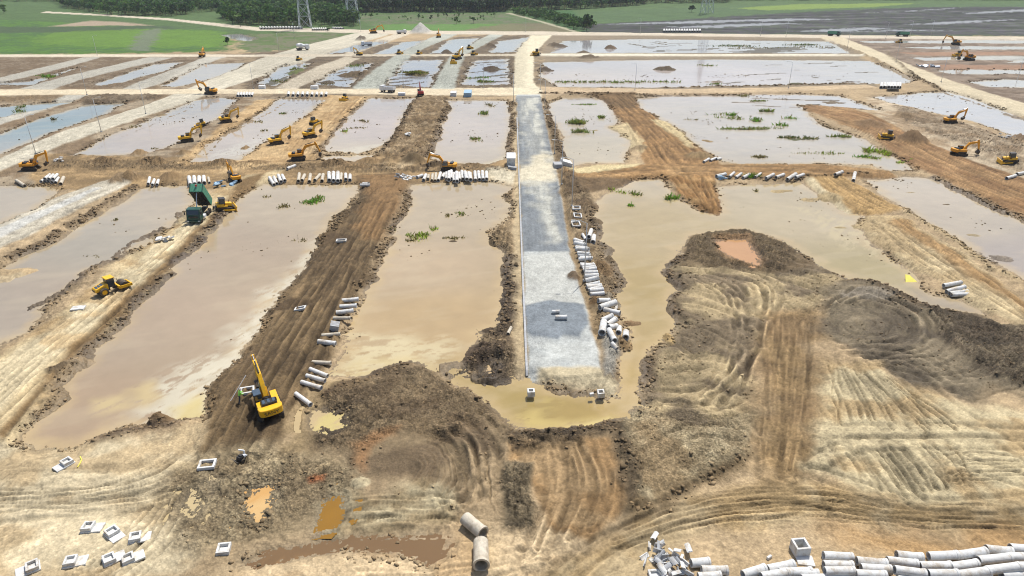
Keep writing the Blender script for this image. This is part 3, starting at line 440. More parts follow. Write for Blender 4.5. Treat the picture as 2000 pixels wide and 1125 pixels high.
mound(822, 63, 26, 16, 6.0, S(186, 184, 180), .12, sharp=.8); mound(1700, 560, 16, 1.2, .0, None)
# clod banks along the shores
BERMS = [([(110, 720), (170, 690), (215, 640), (262, 598), (290, 560), (325, 535)], .45, DARK), ([(340, 508), (372, 485), (430, 420), (455, 398)], .5, S(96, 82, 70)), ([(60, 600), (130, 562), (165, 530), (200, 510), (245, 482), (300, 450), (350, 412)], .5, S(110, 94, 76)), ([(20, 500), (90, 470), (110, 455), (160, 425), (230, 385), (262, 365)], .5, S(116, 98, 76)), ([(80, 800), (115, 770), (110, 740), (160, 700)], .4, S(150, 128, 98)), ([(705, 395), (650, 445), (625, 470)], .35, S(100, 82, 58)), ([(800, 370), (775, 425), (750, 480), (705, 560)], .3, S(112, 92, 66)), ([(1000, 500), (995, 560), (1000, 620), (980, 660), (960, 745)], .5, S(92, 78, 64)), ([(1000, 200), (1002, 240), (995, 300)], .4, S(120, 100, 78)), ([(1064, 195), (1075, 240), (1092, 280), (1100, 310)], .5, S(120, 100, 76)), ([(1210, 560), (1195, 500), (1180, 480), (1165, 430)], .5, S(122, 104, 80)), ([(1262, 700), (1262, 740)], .2, DARK), ([(1330, 500), (1300, 535), (1322, 560), (1315, 610)], .5, S(100, 84, 66)), ([(1825, 345), (1900, 385), (2000, 428), (2100, 475)], .6, S(110, 92, 72)), ([(1765, 405), (1800, 430), (1850, 455), (1900, 500), (2000, 560)], .4, S(190, 168, 130)), ([(150, 305), (230, 268), (290, 243), (380, 205), (420, 188)], .4, S(140, 122, 98)), ([(400, 300), (440, 262), (500, 232), (560, 198)], .4, S(150, 126, 90)), ([(620, 300), (655, 255), (690, 220), (730, 190)], .35, S(134, 110, 80)), ([(830, 308), (850, 275), (862, 240), (875, 205)], .6, S(104, 86, 66)), ([(745, 300), (775, 265), (792, 225), (810, 195)], .6, S(110, 92, 70)), ([(640, 770), (700, 745), (790, 710)], .3, S(96, 78, 58)), ([(1000, 850), (1100, 845), (1200, 828)], .25, S(84, 70, 54)), ([(1207, 842), (1225, 900), (1235, 990)], .35, S(88, 74, 56)), ([(1240, 992), (1300, 978), (1470, 890)], .25, S(110, 92, 66)), ([(1060, 742), (1110, 757), (1165, 765)], .25, S(130, 110, 82)), ([(190, 862), (260, 840), (340, 826)], .3, S(110, 92, 74)), ([(1640, 545), (1700, 556), (1790, 596), (1870, 612)], .5, DARK), ([(1730, 100), (1790, 152), (1860, 185)], .6, S(126, 110, 88)), ([(1620, 80), (1700, 112), (1780, 155)], .7, S(150, 132, 104)), ([(1880, 190), (2000, 232), (2150, 280)], .7, S(120, 104, 84)), ([(1060, 184), (1300, 186), (1500, 183)], .5, S(118, 98, 74)), ([(1300, 172), (1500, 168), (1690, 163)], .5, S(124, 104, 80)), ([(1690, 340), (1560, 348), (1420, 348)], .3, S(120, 96, 66))]
BERMF = np.zeros(NV)
for L, h, c in BERMS:
    W = P(smooth(L)); i = sel(W, 3); d, a = dist_line(W, GX[i]+WX[i]*2.4, GY[i]+WY[i]*2.4)
    f = np.exp(-(d/1.0)**2)*sst(.2, .5, fbm(GX[i]*.4, GY[i]*.4, 140, 3)); BERMF[i] = np.maximum(BERMF[i], f); c = np.array(c)*1.05
    lump = fbm(GX[i]*1.6, GY[i]*1.6, 150, 3, .65)
    H[i] += h*f*(.25+1.4*lump); q = (f*.95)[:, None]; C[i] = C[i]*(1-q)+np.array(c)[None, :]*(.65+.7*lump)[:, None]*q

# colour of the water, silt and scum
WC = [(300, 600, 188, 168, 148), (160, 800, 178, 156, 134), (450, 480, 190, 171, 150), (600, 400, 198, 181, 158), (850, 620, 200, 174, 136), (900, 400, 200, 182, 156), (800, 520, 198, 176, 148), (1000, 790, 180, 158, 104), (1150, 800, 180, 156, 100), (1235, 740, 186, 162, 112), (1240, 560, 186, 164, 116), (1300, 430, 192, 172, 132), (1500, 400, 194, 178, 148), (1700, 520, 184, 168, 126), (1880, 600, 168, 154, 136), (200, 470, 180, 170, 156), (30, 620, 182, 168, 154), (50, 390, 196, 182, 164), (300, 260, 204, 188, 178), (500, 250, 204, 190, 180), (750, 240, 206, 190, 182), (930, 250, 204, 190, 180), (680, 310, 206, 190, 170), (1150, 220, 206, 194, 182), (1150, 290, 200, 186, 162), (1450, 260, 200, 190, 180), (1700, 315, 198, 186, 170), (1850, 210, 206, 202, 206), (1990, 250, 206, 202, 206), (1850, 400, 200, 185, 166), (1970, 510, 178, 166, 158), (1400, 140, 206, 194, 196), (1100, 150, 212, 196, 188), (1300, 92, 190, 188, 198), (1600, 92, 188, 188, 198), (100, 240, 150, 166, 172), (220, 145, 186, 184, 188), (400, 140, 200, 190, 184), (50, 215, 160, 172, 180), (550, 150, 172, 176, 188), (800, 150, 166, 168, 184), (950, 140, 166, 170, 186), (800, 90, 170, 176, 190), (1900, 85, 196, 192, 196), (1950, 140, 200, 194, 194), (1950, 168, 206, 202, 204)]
WCx, WCy = px2w(np.array([w[0] for w in WC]), np.array([w[1] for w in WC])); WCc = np.array([S(*w[2:]) for w in WC])
KW = .86
wm = np.nonzero(WSD < 2.5)[0]
num = np.zeros((len(wm), 3)); den = np.zeros(len(wm))
lx = GX[wm]/(GY[wm]+30); ly = np.log(GY[wm]+10)
for k_ in range(len(WC)):
    w = 1/(((lx-WCx[k_]/(WCy[k_]+30))**2+(ly-math.log(WCy[k_]+10))**2)**1.6+1e-5); num += w[:, None]*WCc[k_]; den += w
WCOL = np.zeros((NV, 3)); WCOL[wm] = num/den[:, None]*KW
WCOL *= np.array([.99, .98, .885])
qs = (.7*sst(-2.6, .2, WSD[wm]+(n2[wm]-.5)*2))[:, None]; WCOL[wm] = WCOL[wm]*(1-qs)+S(196, 172, 128)*qs
WCOL[wm] *= (.86+.28*fbm(GX[wm]*.05+GY[wm]*.02, GY[wm]*.05, 300, 4))[:, None]
st_ = sst(.5, .72, fbm(GX[wm]*.11+GY[wm]*.05, GY[wm]*.35-GX[wm]*.12, 305, 4))[:, None]*.16; WCOL[wm] = WCOL[wm]*(1-st_)+S(206, 190, 158)*st_
own = {NP-8: S(208, 160, 110), NP-7: S(208, 184, 138), NP-6: S(160, 118, 46), NP-5: S(136, 108, 76), NP-4: S(208, 180, 136), NP-3: S(222, 174, 108), NP-2: S(210, 188, 142), NP-1: S(208, 186, 142)}
for k_, c in own.items():
    q = WOWN == k_; WCOL[q] = c*KW
def silt(pts, col, feather, amp, thr, k=.8, fx=1.3, fy=.5, rot=.9, seed=0):
    i, m, s = mask(pts, feather, amp); c, s_ = math.cos(rot), math.sin(rot); x = GX[i]*c+GY[i]*s_; y = -GX[i]*s_+GY[i]*c
    f = fbm(x*fy, y*fx, 310+seed, 5, .62); q = (m*k*sst(thr-.07, thr+.09, f))[:, None]; WCOL[i] = WCOL[i]*(1-q)+np.array(col)*KW*q
CR = S(222, 212, 186)
silt([(690, 395), (600, 520), (530, 600), (420, 745), (400, 822), (340, 826), (240, 812), (330, 740), (430, 680), (500, 600), (560, 530)], CR, 2.5, 2.5, .40, .95, rot=1.0)
silt([(560, 545), (530, 600), (430, 735), (402, 790), (395, 820), (330, 824), (380, 760), (470, 650)], S(232, 222, 196), 1.5, 1.5, .42, .9, rot=1.0, seed=21)
silt([(180, 772), (240, 765), (245, 795), (205, 805), (182, 795)], S(216, 194, 144), 1.2, 1, .3, .85, seed=2); silt([(250, 755), (300, 742), (308, 772), (270, 790), (250, 782)], S(216, 194, 144), 1.2, 1, .3, .85, seed=3)
silt([(330, 790), (400, 760), (402, 818), (345, 826)], S(224, 204, 140), 1, 1, .25, .85, seed=4)
silt([(655, 735), (660, 690), (700, 640), (790, 655), (880, 670), (860, 700), (800, 708), (720, 740)], S(226, 210, 168), 2.5, 2, .43, .85, rot=.3, seed=5)
silt([(640, 730), (690, 700), (800, 690), (850, 715), (800, 707), (720, 740)], S(218, 198, 148), 1.2, 1, .42, .8, rot=.2, seed=6)
silt([(1000, 800), (1080, 770), (1060, 800), (1120, 815), (1195, 810), (1180, 826), (1110, 838), (1040, 835)], S(212, 190, 120), 1.5, 1.5, .45, .7, rot=.2, seed=7)
silt([(1110, 830), (1190, 810), (1196, 818), (1150, 838)], S(228, 208, 140), .6, .5, .2, .85, seed=8)
silt([(690, 285), (760, 275), (700, 302), (620, 300)], S(226, 214, 186), 1, 1, .3, .7, seed=9); silt([(940, 318), (990, 300), (992, 318), (945, 328)], S(220, 206, 170), 1, 1, .3, .8, seed=10)
silt([(640, 800), (684, 815), (682, 836), (650, 850), (606, 842)], S(220, 202, 132), .6, .8, .45, .8, seed=11)
silt([(420, 290), (520, 262), (500, 300), (400, 315)], S(222, 212, 190), 1.5, 1.5, .45, .7, seed=12); silt([(1550, 400), (1660, 420), (1740, 500), (1650, 480)], S(214, 196, 150), 2, 2, .5, .6, seed=13)
silt([(500, 1095), (600, 1075), (700, 1072), (560, 1102)], S(176, 138, 92), .8, 1, .5, .6, seed=14)
silt([(478, 975), (545, 965), (512, 1018), (478, 1012)], S(232, 196, 138), 1, .6, .3, .8, seed=15)
paint([(1395, 464), (1460, 462), (1492, 505), (1484, 524), (1425, 510), (1404, 492)], S(196, 150, 100), .8, .6, k=.5)
paint([(600, 932), (630, 932), (628, 944), (602, 945)], S(190, 112, 62), .3, .4, k=.8)
# dark bars of drowned furrows in the far ponds
def bars(pts, guide, freq, thr, col, along=.02, up=.12, seed=0, lev=WL):
    i, m, s = mask(pts, 2, 2); d, a = dist_line(P(smooth(guide)), GX[i], GY[i]); v = vn(d*freq, a*along, 400+seed)*.7+vn(d*freq*2, a*along*4, 401+seed)*.3
    q = (v > thr) & (m > .5) & (WSD[i] < -1); j = i[q]; H[j] = lev+up; C[j] = np.array(col)*(.7+.6*n2[j])[:, None]
bars([(1230, 82), (1620, 82), (1655, 103), (1290, 103)], [(1150, 104), (1400, 96), (1700, 84)], .35, .66, S(92, 86, 70), .03, seed=1)
bars([(1390, 118), (1690, 122), (1740, 158), (1400, 165)], [(1300, 165), (1500, 148), (1800, 136)], .3, .76, S(96, 88, 72), .04, seed=2)
bars([(1180, 80), (1300, 80), (1310, 104), (1200, 100)], [(1160, 76), (1250, 92), (1320, 108)], .3, .68, S(100, 90, 70), .03, seed=3)
bars([(600, 124), (730, 124), (690, 170), (608, 168)], [(600, 150), (760, 130)], .3, .62, S(110, 98, 80), .05, seed=4)
bars([(505, 166), (600, 124), (540, 170)], [(500, 160), (600, 125)], .3, .6, S(110, 104, 84), .05, seed=5)
bars([(900, 168), (925, 118), (995, 116), (995, 168)], [(900, 150), (1000, 140)], .3, .62, S(92, 84, 66), .05, seed=6)
bars([(750, 168), (790, 120), (860, 118), (838, 170)], [(750, 150), (860, 138)], .3, .70, S(92, 84, 66), .05, seed=7)
bars([(1380, 190), (1700, 190), (1690, 215), (1560, 215)], [(1380, 196), (1700, 205)], .35, .66, S(112, 100, 84), .03, seed=8)
# crumbly fine relief everywhere the spacing carries it
vi = np.nonzero((near > .03) & (abs(GX) < .9*(GY*CT+CH*ST)))[0]; RW = (.20+.80*np.clip(ROUGH[vi]-.45, 0, .85)/.85)*near[vi]
RW *= (.35+.65*sst(.35, .6, fbm(GX[vi]*.16, GY[vi]*.16, 520, 3)))*(1-.85*((CLS[vi] == 35) | (CLS[vi] == 4)))
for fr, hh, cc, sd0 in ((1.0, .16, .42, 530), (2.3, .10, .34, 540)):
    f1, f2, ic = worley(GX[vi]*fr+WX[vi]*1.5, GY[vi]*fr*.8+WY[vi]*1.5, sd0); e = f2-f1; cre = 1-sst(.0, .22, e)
    H[vi] += hh*RW*(1-f1*1.3+(ic-.5)*.6); C[vi] *= np.clip(1+.08*RW-1.15*cc*cre*RW+(ic-.5)*.6*RW, .25, 1.6)[:, None]  # clod edges also darkened in colour: painted shade in the crevices
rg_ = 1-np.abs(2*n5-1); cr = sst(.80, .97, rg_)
RO = ROUGH*near; H += (n5-.5)*.14*RO - .05*cr*RO; C *= (1+(n5-.5)*.30*RO-.20*cr*RO)[:, None]  # finer crevices lowered and darkened, their shade put into the colour
big = fbm(GX*.9, GY*.9, 501, 4, .6); C *= (1+(big-.5)*.35*np.clip(near+.15, 0, 1))[:, None]
lum = C @ np.array([.3, .59, .11]); C = (C*.92+lum[:, None]*.08)*np.array([1.0, 1.0, .94])
RAT = np.clip((ROUGH-.45)/.85, 0, 1)*.75+.25*sst(.45, .6, fbm(GX*.1, GY*.1, 560, 3))
fi = vi; n6 = fbm(GX[fi]*6.5, GY[fi]*6.5, 571, 2); rid = 1-np.abs(2*fbm(GX[fi]*.55+WX[fi]*2, GY[fi]*.55+WY[fi]*2, 581, 4, .6)-1); pth = sst(.35, .6, fbm(GX[fi]*.07, GY[fi]*.07, 591, 3)); dry = 1-.8*((CLS[fi] == 35) | (CLS[fi] == 4))
C[fi] *= np.clip(1+((n6-.5)*.42-.30*sst(.86, .985, rid)*pth)*near[fi]*dry, .3, 1.5)[:, None]; H[fi] -= .05*sst(.86, .985, rid)*pth*near[fi]*dry
blo = fbm(GX[fi]*.28+WX[fi], GY[fi]*.28+WY[fi], 595, 4, .6); C[fi] *= (1+(blo-.5)*.5*near[fi]*dry)[:, None]
GZ = H.reshape(NR, NC)
def gz(x, y):
    x = np.atleast_1d(np.asarray(x, float)); y = np.atleast_1d(np.asarray(y, float))
    r = np.interp(y, DR, np.arange(NR)); t = x/(y*CT+CH*ST); c = np.interp(t, TC, np.arange(NC))
    r0 = np.clip(r.astype(int), 0, NR-2); c0 = np.clip(c.astype(int), 0, NC-2); fr = r-r0; fc = c-c0
    return (GZ[r0, c0]*(1-fc)+GZ[r0, c0+1]*fc)*(1-fr)+(GZ[r0+1, c0]*(1-fc)+GZ[r0+1, c0+1]*fc)*fr
def g1(x, y): return float(gz(x, y)[0])
# ------------------------------------------------------------------ materials
def mat(name):
    m = bpy.data.materials.new(name); m.use_nodes = True; nt = m.node_tree
    return m, nt, nt.nodes['Principled BSDF']
def N(nt, t, **k):
    n = nt.nodes.new(t)
    for a, b in k.items(): setattr(n, a, b)
    return n
def noise_node(nt, scale, detail=4, rough=.6, coord='Object', off=False):
    tc = N(nt, 'ShaderNodeTexCoord'); n = N(nt, 'ShaderNodeTexNoise'); n.inputs['Scale'].default_value = scale
    n.inputs['Detail'].default_value = detail; n.inputs['Roughness'].default_value = rough
    if off:
        oi = N(nt, 'ShaderNodeObjectInfo'); ml = N(nt, 'ShaderNodeMath', operation='MULTIPLY'); ml.inputs[1].default_value = 80; nt.links.new(oi.outputs['Random'], ml.inputs[0]); ad = N(nt, 'ShaderNodeVectorMath', operation='ADD'); nt.links.new(tc.outputs[coord], ad.inputs[0]); nt.links.new(ml.outputs[0], ad.inputs[1]); nt.links.new(ad.outputs[0], n.inputs['Vector'])
    else: nt.links.new(tc.outputs[coord], n.inputs['Vector'])
    return n
def ramp(nt, src, a, b, lo, hi):
    r = N(nt, 'ShaderNodeMapRange'); r.inputs[1].default_value = a; r.inputs[2].default_value = b; r.inputs[3].default_value = lo; r.inputs[4].default_value = hi
    nt.links.new(src, r.inputs[0]); return r.outputs[0]
def mulcol(nt, col, fac):
    m = N(nt, 'ShaderNodeVectorMath', operation='SCALE'); nt.links.new(col, m.inputs[0]); nt.links.new(fac, m.inputs['Scale']); return m.outputs[0]
def soil_mat():
    m, nt, b = mat('soil'); at = N(nt, 'ShaderNodeAttribute', attribute_name='Col'); wt = N(nt, 'ShaderNodeAttribute', attribute_name='Wet')
    a1 = noise_node(nt, 2.4, 6, .72); a2 = noise_node(nt, .55, 5, .65)
    f1 = ramp(nt, a1.outputs[0], .3, .7, .80, 1.18); f2 = ramp(nt, a2.outputs[0], .3, .7, .82, 1.16)
    c = mulcol(nt, mulcol(nt, at.outputs['Color'], f1), f2); nt.links.new(c, b.inputs['Base Color'])
    nt.links.new(ramp(nt, wt.outputs['Fac'], 0, 1, .95, .45), b.inputs['Roughness']); b.inputs['Specular IOR Level'].default_value = .22
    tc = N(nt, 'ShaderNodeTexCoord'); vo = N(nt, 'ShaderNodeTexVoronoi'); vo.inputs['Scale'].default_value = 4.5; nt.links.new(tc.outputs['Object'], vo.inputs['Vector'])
    ra = N(nt, 'ShaderNodeAttribute', attribute_name='Rough'); vd = N(nt, 'ShaderNodeMath', operation='MULTIPLY_ADD'); sub_ = N(nt, 'ShaderNodeMath', operation='MULTIPLY'); nt.links.new(ramp(nt, vo.outputs['Distance'], .15, .65, .12, -.28), sub_.inputs[0]); nt.links.new(ramp(nt, ra.outputs['Fac'], 0, 1, .2, 1.1), sub_.inputs[1]); nt.links.new(sub_.outputs[0], vd.inputs[0]); vd.inputs[1].default_value = 1.0; vd.inputs[2].default_value = 1.0  # darker towards cell edges: crevice shade painted into the soil colour
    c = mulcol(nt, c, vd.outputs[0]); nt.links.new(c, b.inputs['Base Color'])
    ad = N(nt, 'ShaderNodeMath', operation='SUBTRACT'); nt.links.new(a1.outputs[0], ad.inputs[0]); nt.links.new(ramp(nt, vo.outputs['Distance'], 0, 1, 0, .6), ad.inputs[1])
    bp = N(nt, 'ShaderNodeBump'); bp.inputs['Strength'].default_value = .75; bp.inputs['Distance'].default_value = .16
    nt.links.new(ad.outputs[0], bp.inputs['Height']); nt.links.new(ramp(nt, ra.outputs['Fac'], 0, 1, .3, .95), bp.inputs['Strength']); nt.links.new(bp.outputs[0], b.inputs['Normal']); return m
def water_mat():
    m, nt, b = mat('muddy_water'); at = N(nt, 'ShaderNodeAttribute', attribute_name='Col'); a = noise_node(nt, .35, 4, .6)
    nt.links.new(mulcol(nt, at.outputs['Color'], ramp(nt, a.outputs[0], .3, .7, .95, 1.05)), b.inputs['Base Color'])
    b.inputs['Roughness'].default_value = .07; b.inputs['IOR'].default_value = 1.33
    w = noise_node(nt, 1.6, 3, .5); bp = N(nt, 'ShaderNodeBump'); bp.inputs['Strength'].default_value = .05; bp.inputs['Distance'].default_value = .05
    nt.links.new(w.outputs[0], bp.inputs['Height']); nt.links.new(bp.outputs[0], b.inputs['Normal']); return m
def plain(name, col, rough=.5, metal=0.0, var=.15, scale=3.0, dirt=None, dirt_amt=.5, bump=0.0, spec=.4):
    m, nt, b = mat(name); a = noise_node(nt, scale, 5, .65, off=True)
    rgb = N(nt, 'ShaderNodeRGB'); rgb.outputs[0].default_value = (*col, 1)
    c = mulcol(nt, rgb.outputs[0], ramp(nt, a.outputs[0], .3, .7, 1-var, 1+var))
    if dirt is not None:
        d = noise_node(nt, scale*.45, 6, .75, off=True); mx = N(nt, 'ShaderNodeMix', data_type='RGBA'); nt.links.new(ramp(nt, d.outputs[0], .48, .72, 0, dirt_amt), mx.inputs[0])
        nt.links.new(c, mx.inputs[6]); mx.inputs[7].default_value = (*dirt, 1); c = mx.outputs[2]
    nt.links.new(c, b.inputs['Base Color']); b.inputs['Roughness'].default_value = rough; b.inputs['Metallic'].default_value = metal; b.inputs['Specular IOR Level'].default_value = spec
    if bump:
        bp = N(nt, 'ShaderNodeBump'); bp.inputs['Strength'].default_value = bump; bp.inputs['Distance'].default_value = .03
        nt.links.new(a.outputs[0], bp.inputs['Height']); nt.links.new(bp.outputs[0], b.inputs['Normal'])
    return m
def attr_mat(name, rough=.8, scale=1.5, var=.25, spec=.2, trans=0.0):
    m, nt, b = mat(name); at = N(nt, 'ShaderNodeAttribute', attribute_name='Col'); a = noise_node(nt, scale, 4, .6)
    nt.links.new(mulcol(nt, at.outputs['Color'], ramp(nt, a.outputs[0], .3, .7, 1-var, 1+var)), b.inputs['Base Color'])
    b.inputs['Roughness'].default_value = rough; b.inputs['Specular IOR Level'].default_value = spec
    if trans:
        t = N(nt, 'ShaderNodeBsdfTranslucent'); mx = N(nt, 'ShaderNodeMixShader'); mx.inputs[0].default_value = trans; sc = N(nt, 'ShaderNodeVectorMath', operation='MULTIPLY'); nt.links.new(at.outputs['Color'], sc.inputs[0]); sc.inputs[1].default_value = (1.3, 1.35, .8)
        nt.links.new(sc.outputs[0], t.inputs[0]); nt.links.new(b.outputs[0], mx.inputs[1]); nt.links.new(t.outputs[0], mx.inputs[2]); nt.links.new(mx.outputs[0], nt.nodes['Material Output'].inputs[0])
    return m
MSOIL = soil_mat(); MWATER = water_mat()
DUST = tuple(S(176, 150, 112))
MY = plain('yellow_paint', (.80, .44, .012), .42, var=.1, dirt=DUST, dirt_amt=.35)
MO = plain('amber_paint', (.78, .34, .012), .42, var=.12, dirt=DUST, dirt_amt=.4)
MTRK = plain('track_steel', (.045, .038, .032), .7, .3, dirt=DUST, dirt_amt=.55)
MBLK = plain('black_steel', (.025, .026, .03), .5, .2, dirt=DUST, dirt_amt=.25)
MGLS = plain('cab_glass', (.02, .035, .05), .08, var=.05, spec=.8)
MBUCK = plain('bucket_steel', (.07, .06, .052), .6, .5, dirt=DUST, dirt_amt=.6)
MCHR = plain('chrome', (.55, .55, .56), .25, .9, var=.05)
MTYRE = plain('tyre_rubber', (.04, .038, .036), .85, dirt=DUST, dirt_amt=.7)
MGRN = plain('green_paint', (.07, .26, .17), .5, var=.12, dirt=DUST, dirt_amt=.3)
MGRND = plain('dark_green_paint', (.012, .07, .055), .4, var=.12, dirt=DUST, dirt_amt=.25)
MWHT = plain('white_paint', (.72, .73, .74), .5, var=.08, dirt=DUST, dirt_amt=.3)
MRED = plain('red_paint', (.42, .03, .03), .45, var=.1, dirt=DUST, dirt_amt=.3)
MCON = plain('white_concrete', (.60, .60, .58), .8, var=.14, scale=2.2, dirt=tuple(S(170, 148, 114)), dirt_amt=.9, bump=.3)
MCON2 = plain('weathered_concrete', (.50, .45, .36), .85, var=.2, scale=2.5, dirt=tuple(S(146, 120, 84)), dirt_amt=.75, bump=.35)
MCONG = plain('grey_concrete', (.36, .37, .38), .85, var=.2, scale=2.5, dirt=tuple(S(150, 136, 112)), dirt_amt=.6, bump=.3)
MGALV = plain('galvanised_steel', (.50, .53, .56), .45, .5, var=.1)
MPOLE = plain('lamp_post_steel', (.55, .56, .56), .45, .3, var=.08)
MTARP = plain('yellow_tarp', (.75, .66, .10), .5, var=.12)
MVEST = plain('hi_vis_vest', (.35, .85, .12), .7, var=.05); MSKIN = plain('skin', (.32, .18, .11), .6, var=.05); MTROU = plain('work_clothes', (.05, .06, .08), .85, var=.1); MHAT = plain('helmet', (.75, .75, .72), .4, var=.03)
MBLUE = plain('blue_sheet', (.30, .45, .58), .5, var=.1, dirt=DUST, dirt_amt=.2)
MLEAF = attr_mat('foliage', .7, .8, .3, trans=.4); MCLOD = attr_mat('clod_soil', .95, 2.0, .3); MBARK = plain('bark', (.12, .09, .065), .9, var=.3)

def put_mesh(name, co, faces4, m, parent=None, col=None, wet=None, smooth=True, rough=None):
    me = bpy.data.meshes.new(name); nv = len(co); nf = len(faces4); k = faces4.shape[1]
    me.vertices.add(nv); me.vertices.foreach_set('co', np.ascontiguousarray(co, np.float32).ravel())
    me.loops.add(nf*k); me.loops.foreach_set('vertex_index', np.ascontiguousarray(faces4, np.int32).ravel())
    me.polygons.add(nf); me.polygons.foreach_set('loop_start', np.arange(0, nf*k, k, dtype=np.int32)); me.polygons.foreach_set('loop_total', np.full(nf, k, np.int32))
    if smooth: me.polygons.foreach_set('use_smooth', np.ones(nf, bool))
    me.update(calc_edges=True)
    if col is not None:
        a = me.attributes.new('Col', 'FLOAT_COLOR', 'POINT'); a.data.foreach_set('color', np.concatenate([col, np.ones((nv, 1))], 1).astype(np.float32).ravel())
    if wet is not None:
        a = me.attributes.new('Wet', 'FLOAT', 'POINT'); a.data.foreach_set('value', wet.astype(np.float32))
    if rough is not None:
        a = me.attributes.new('Rough', 'FLOAT', 'POINT'); a.data.foreach_set('value', rough.astype(np.float32))
    me.materials.append(m); o = bpy.data.objects.new(name, me); COL.objects.link(o)
    if parent: o.parent = parent
    return o
def sub(faces, *arrs):
    u, inv = np.unique(faces, return_inverse=True); return inv.reshape(faces.shape), [a[u] for a in arrs]

# ------------------------------------------------------------------ ground, roads and water sheets
idx = np.arange(NV).reshape(NR, NC)
QUAD = np.stack([idx[:-1, :-1], idx[:-1, 1:], idx[1:, 1:], idx[1:, :-1]], -1).reshape(-1, 4)
CO = np.stack([GX, GY, H], 1)
CN = {0: 'ground', 28: 'fill_strip', 29: 'mud_heap', 30: 'dry_lot', 31: 'mud_heap', 32: 'mud_heap', 35: 'paved_road', 20: 'path'}
fc = CLS[QUAD[:, 0]]
for k_ in np.unique(fc):
    f, (co, cc, ww, rr) = sub(QUAD[fc == k_], CO, C, WET, RAT)
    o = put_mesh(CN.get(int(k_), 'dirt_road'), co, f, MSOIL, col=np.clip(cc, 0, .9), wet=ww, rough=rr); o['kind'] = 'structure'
for j in range(NP):
    ok = (WOWN == j) & (WSD < 1.6); q = QUAD[ok[QUAD].all(1)]
    if not len(q): continue
    f, (co, cc) = sub(q, CO, WCOL); co = co.copy(); co[:, 2] = PONDS[j][1]
    o = put_mesh('pond', co, f, MWATER, col=np.clip(cc, 0, .9)); o['kind'] = 'structure'
# ------------------------------------------------------------------ mesh builder and object helpers
class MB:
    def __init__(s): s.v = []; s.f = []; s.mi = []; s.ms = []
    def m(s, mt):
        if mt not in s.ms: s.ms.append(mt)
        return s.ms.index(mt)
    def add(s, v, f, mt):
        b = len(s.v); s.v += [tuple(p) for p in v]; k = s.m(mt)
        for q in f: s.f.append([b+i for i in q]); s.mi.append(k)
        return s
    def box(s, c, d, mt, rz=0, ry=0, taper=1.0):
        M = Matrix.Rotation(rz, 3, 'Z') @ Matrix.Rotation(ry, 3, 'Y'); v = []
        for z in (-1, 1):
            k = 1 if z < 0 else taper
            for x, y in ((-1, -1), (1, -1), (1, 1), (-1, 1)): v.append(M @ Vector((x*d[0]/2*k, y*d[1]/2*k, z*d[2]/2))+Vector(c))
        return s.add(v, [(3, 2, 1, 0), (4, 5, 6, 7), (0, 1, 5, 4), (1, 2, 6, 5), (2, 3, 7, 6), (3, 0, 4, 7)], mt)
    def prism(s, prof, a, b, mt, axis='y'):          # profile in XZ pulled along Y, or in XY pulled along Z
        n = len(prof); v = []
        for k in (a, b):
            for p in prof: v.append((p[0], k, p[1]) if axis == 'y' else (p[0], p[1], k))
        f = [tuple(range(n)), tuple(range(2*n-1, n-1, -1))]+[(i, i+n, (i+1) % n+n, (i+1) % n) for i in range(n)]
        return s.add(v, f, mt)
    def cyl(s, p0, p1, r, mt, n=12, r1=None, caps=True):
        p0, p1 = Vector(p0), Vector(p1); q = (p1-p0).to_track_quat('Z', 'Y').to_matrix(); r1 = r if r1 is None else r1; v = []
        for P_, rr in ((p0, r), (p1, r1)):
            for i in range(n): a = 2*math.pi*i/n; v.append(P_+q @ Vector((math.cos(a)*rr, math.sin(a)*rr, 0)))
        f = [(i, (i+1) % n, (i+1) % n+n, i+n) for i in range(n)]
        if caps: f += [tuple(range(n-1, -1, -1)), tuple(range(n, 2*n))]
        return s.add(v, f, mt)
    def beam(s, p0, p1, w, h, mt, w1=None, h1=None):
        p0, p1 = Vector(p0), Vector(p1); q = (p1-p0).to_track_quat('X', 'Z').to_matrix(); v = []
        for P_, ww, hh in ((p0, w, h), (p1, w1 or w, h1 or h)):
            for y, z in ((-1, -1), (1, -1), (1, 1), (-1, 1)): v.append(P_+q @ Vector((0, y*ww/2, z*hh/2)))
        return s.add(v, [(3, 2, 1, 0), (4, 5, 6, 7), (0, 1, 5, 4), (1, 2, 6, 5), (2, 3, 7, 6), (3, 0, 4, 7)], mt)
    def build(s, name, parent=None, bevel=0.0, smooth=False):
        me = bpy.data.meshes.new(name); me.from_pydata(s.v, [], s.f); me.polygons.foreach_set('material_index', s.mi)
        for mt in s.ms: me.materials.append(mt)
        bm = bmesh.new(); bm.from_mesh(me); bmesh.ops.recalc_face_normals(bm, faces=bm.faces)
        if bevel: bmesh.ops.bevel(bm, geom=[e for e in bm.edges if len(e.link_faces) == 2 and e.calc_face_angle(0) > .5], offset=bevel, segments=1, affect='EDGES', clamp_overlap=True)
        bm.to_mesh(me); bm.free()
        if smooth: me.polygons.foreach_set('use_smooth', [True]*len(me.polygons))
        o = bpy.data.objects.new(name, me); COL.objects.link(o)
        if parent: o.parent = parent
        return o
def tag(o, label, cat, group=None):
    o['label'] = label; o['category'] = cat
    if group: o['group'] = group
    return o
def thing(name, label, cat, group=None):
    o = bpy.data.objects.new(name, None); o.empty_display_size = .3; COL.objects.link(o); return tag(o, label, cat, group)
KIDS = {}
def kids(o): return [c for c in COL.objects if c.parent == o]
def copy_tree(o, parent=None, tree=None):
    c = o.copy(); COL.objects.link(c); c.parent = parent
    for ch in (KIDS.get(o.name) or kids(o)): copy_tree(ch, c)
    return c
def remember(o):
    KIDS[o.name] = kids(o)
    for c in KIDS[o.name]: remember(c)
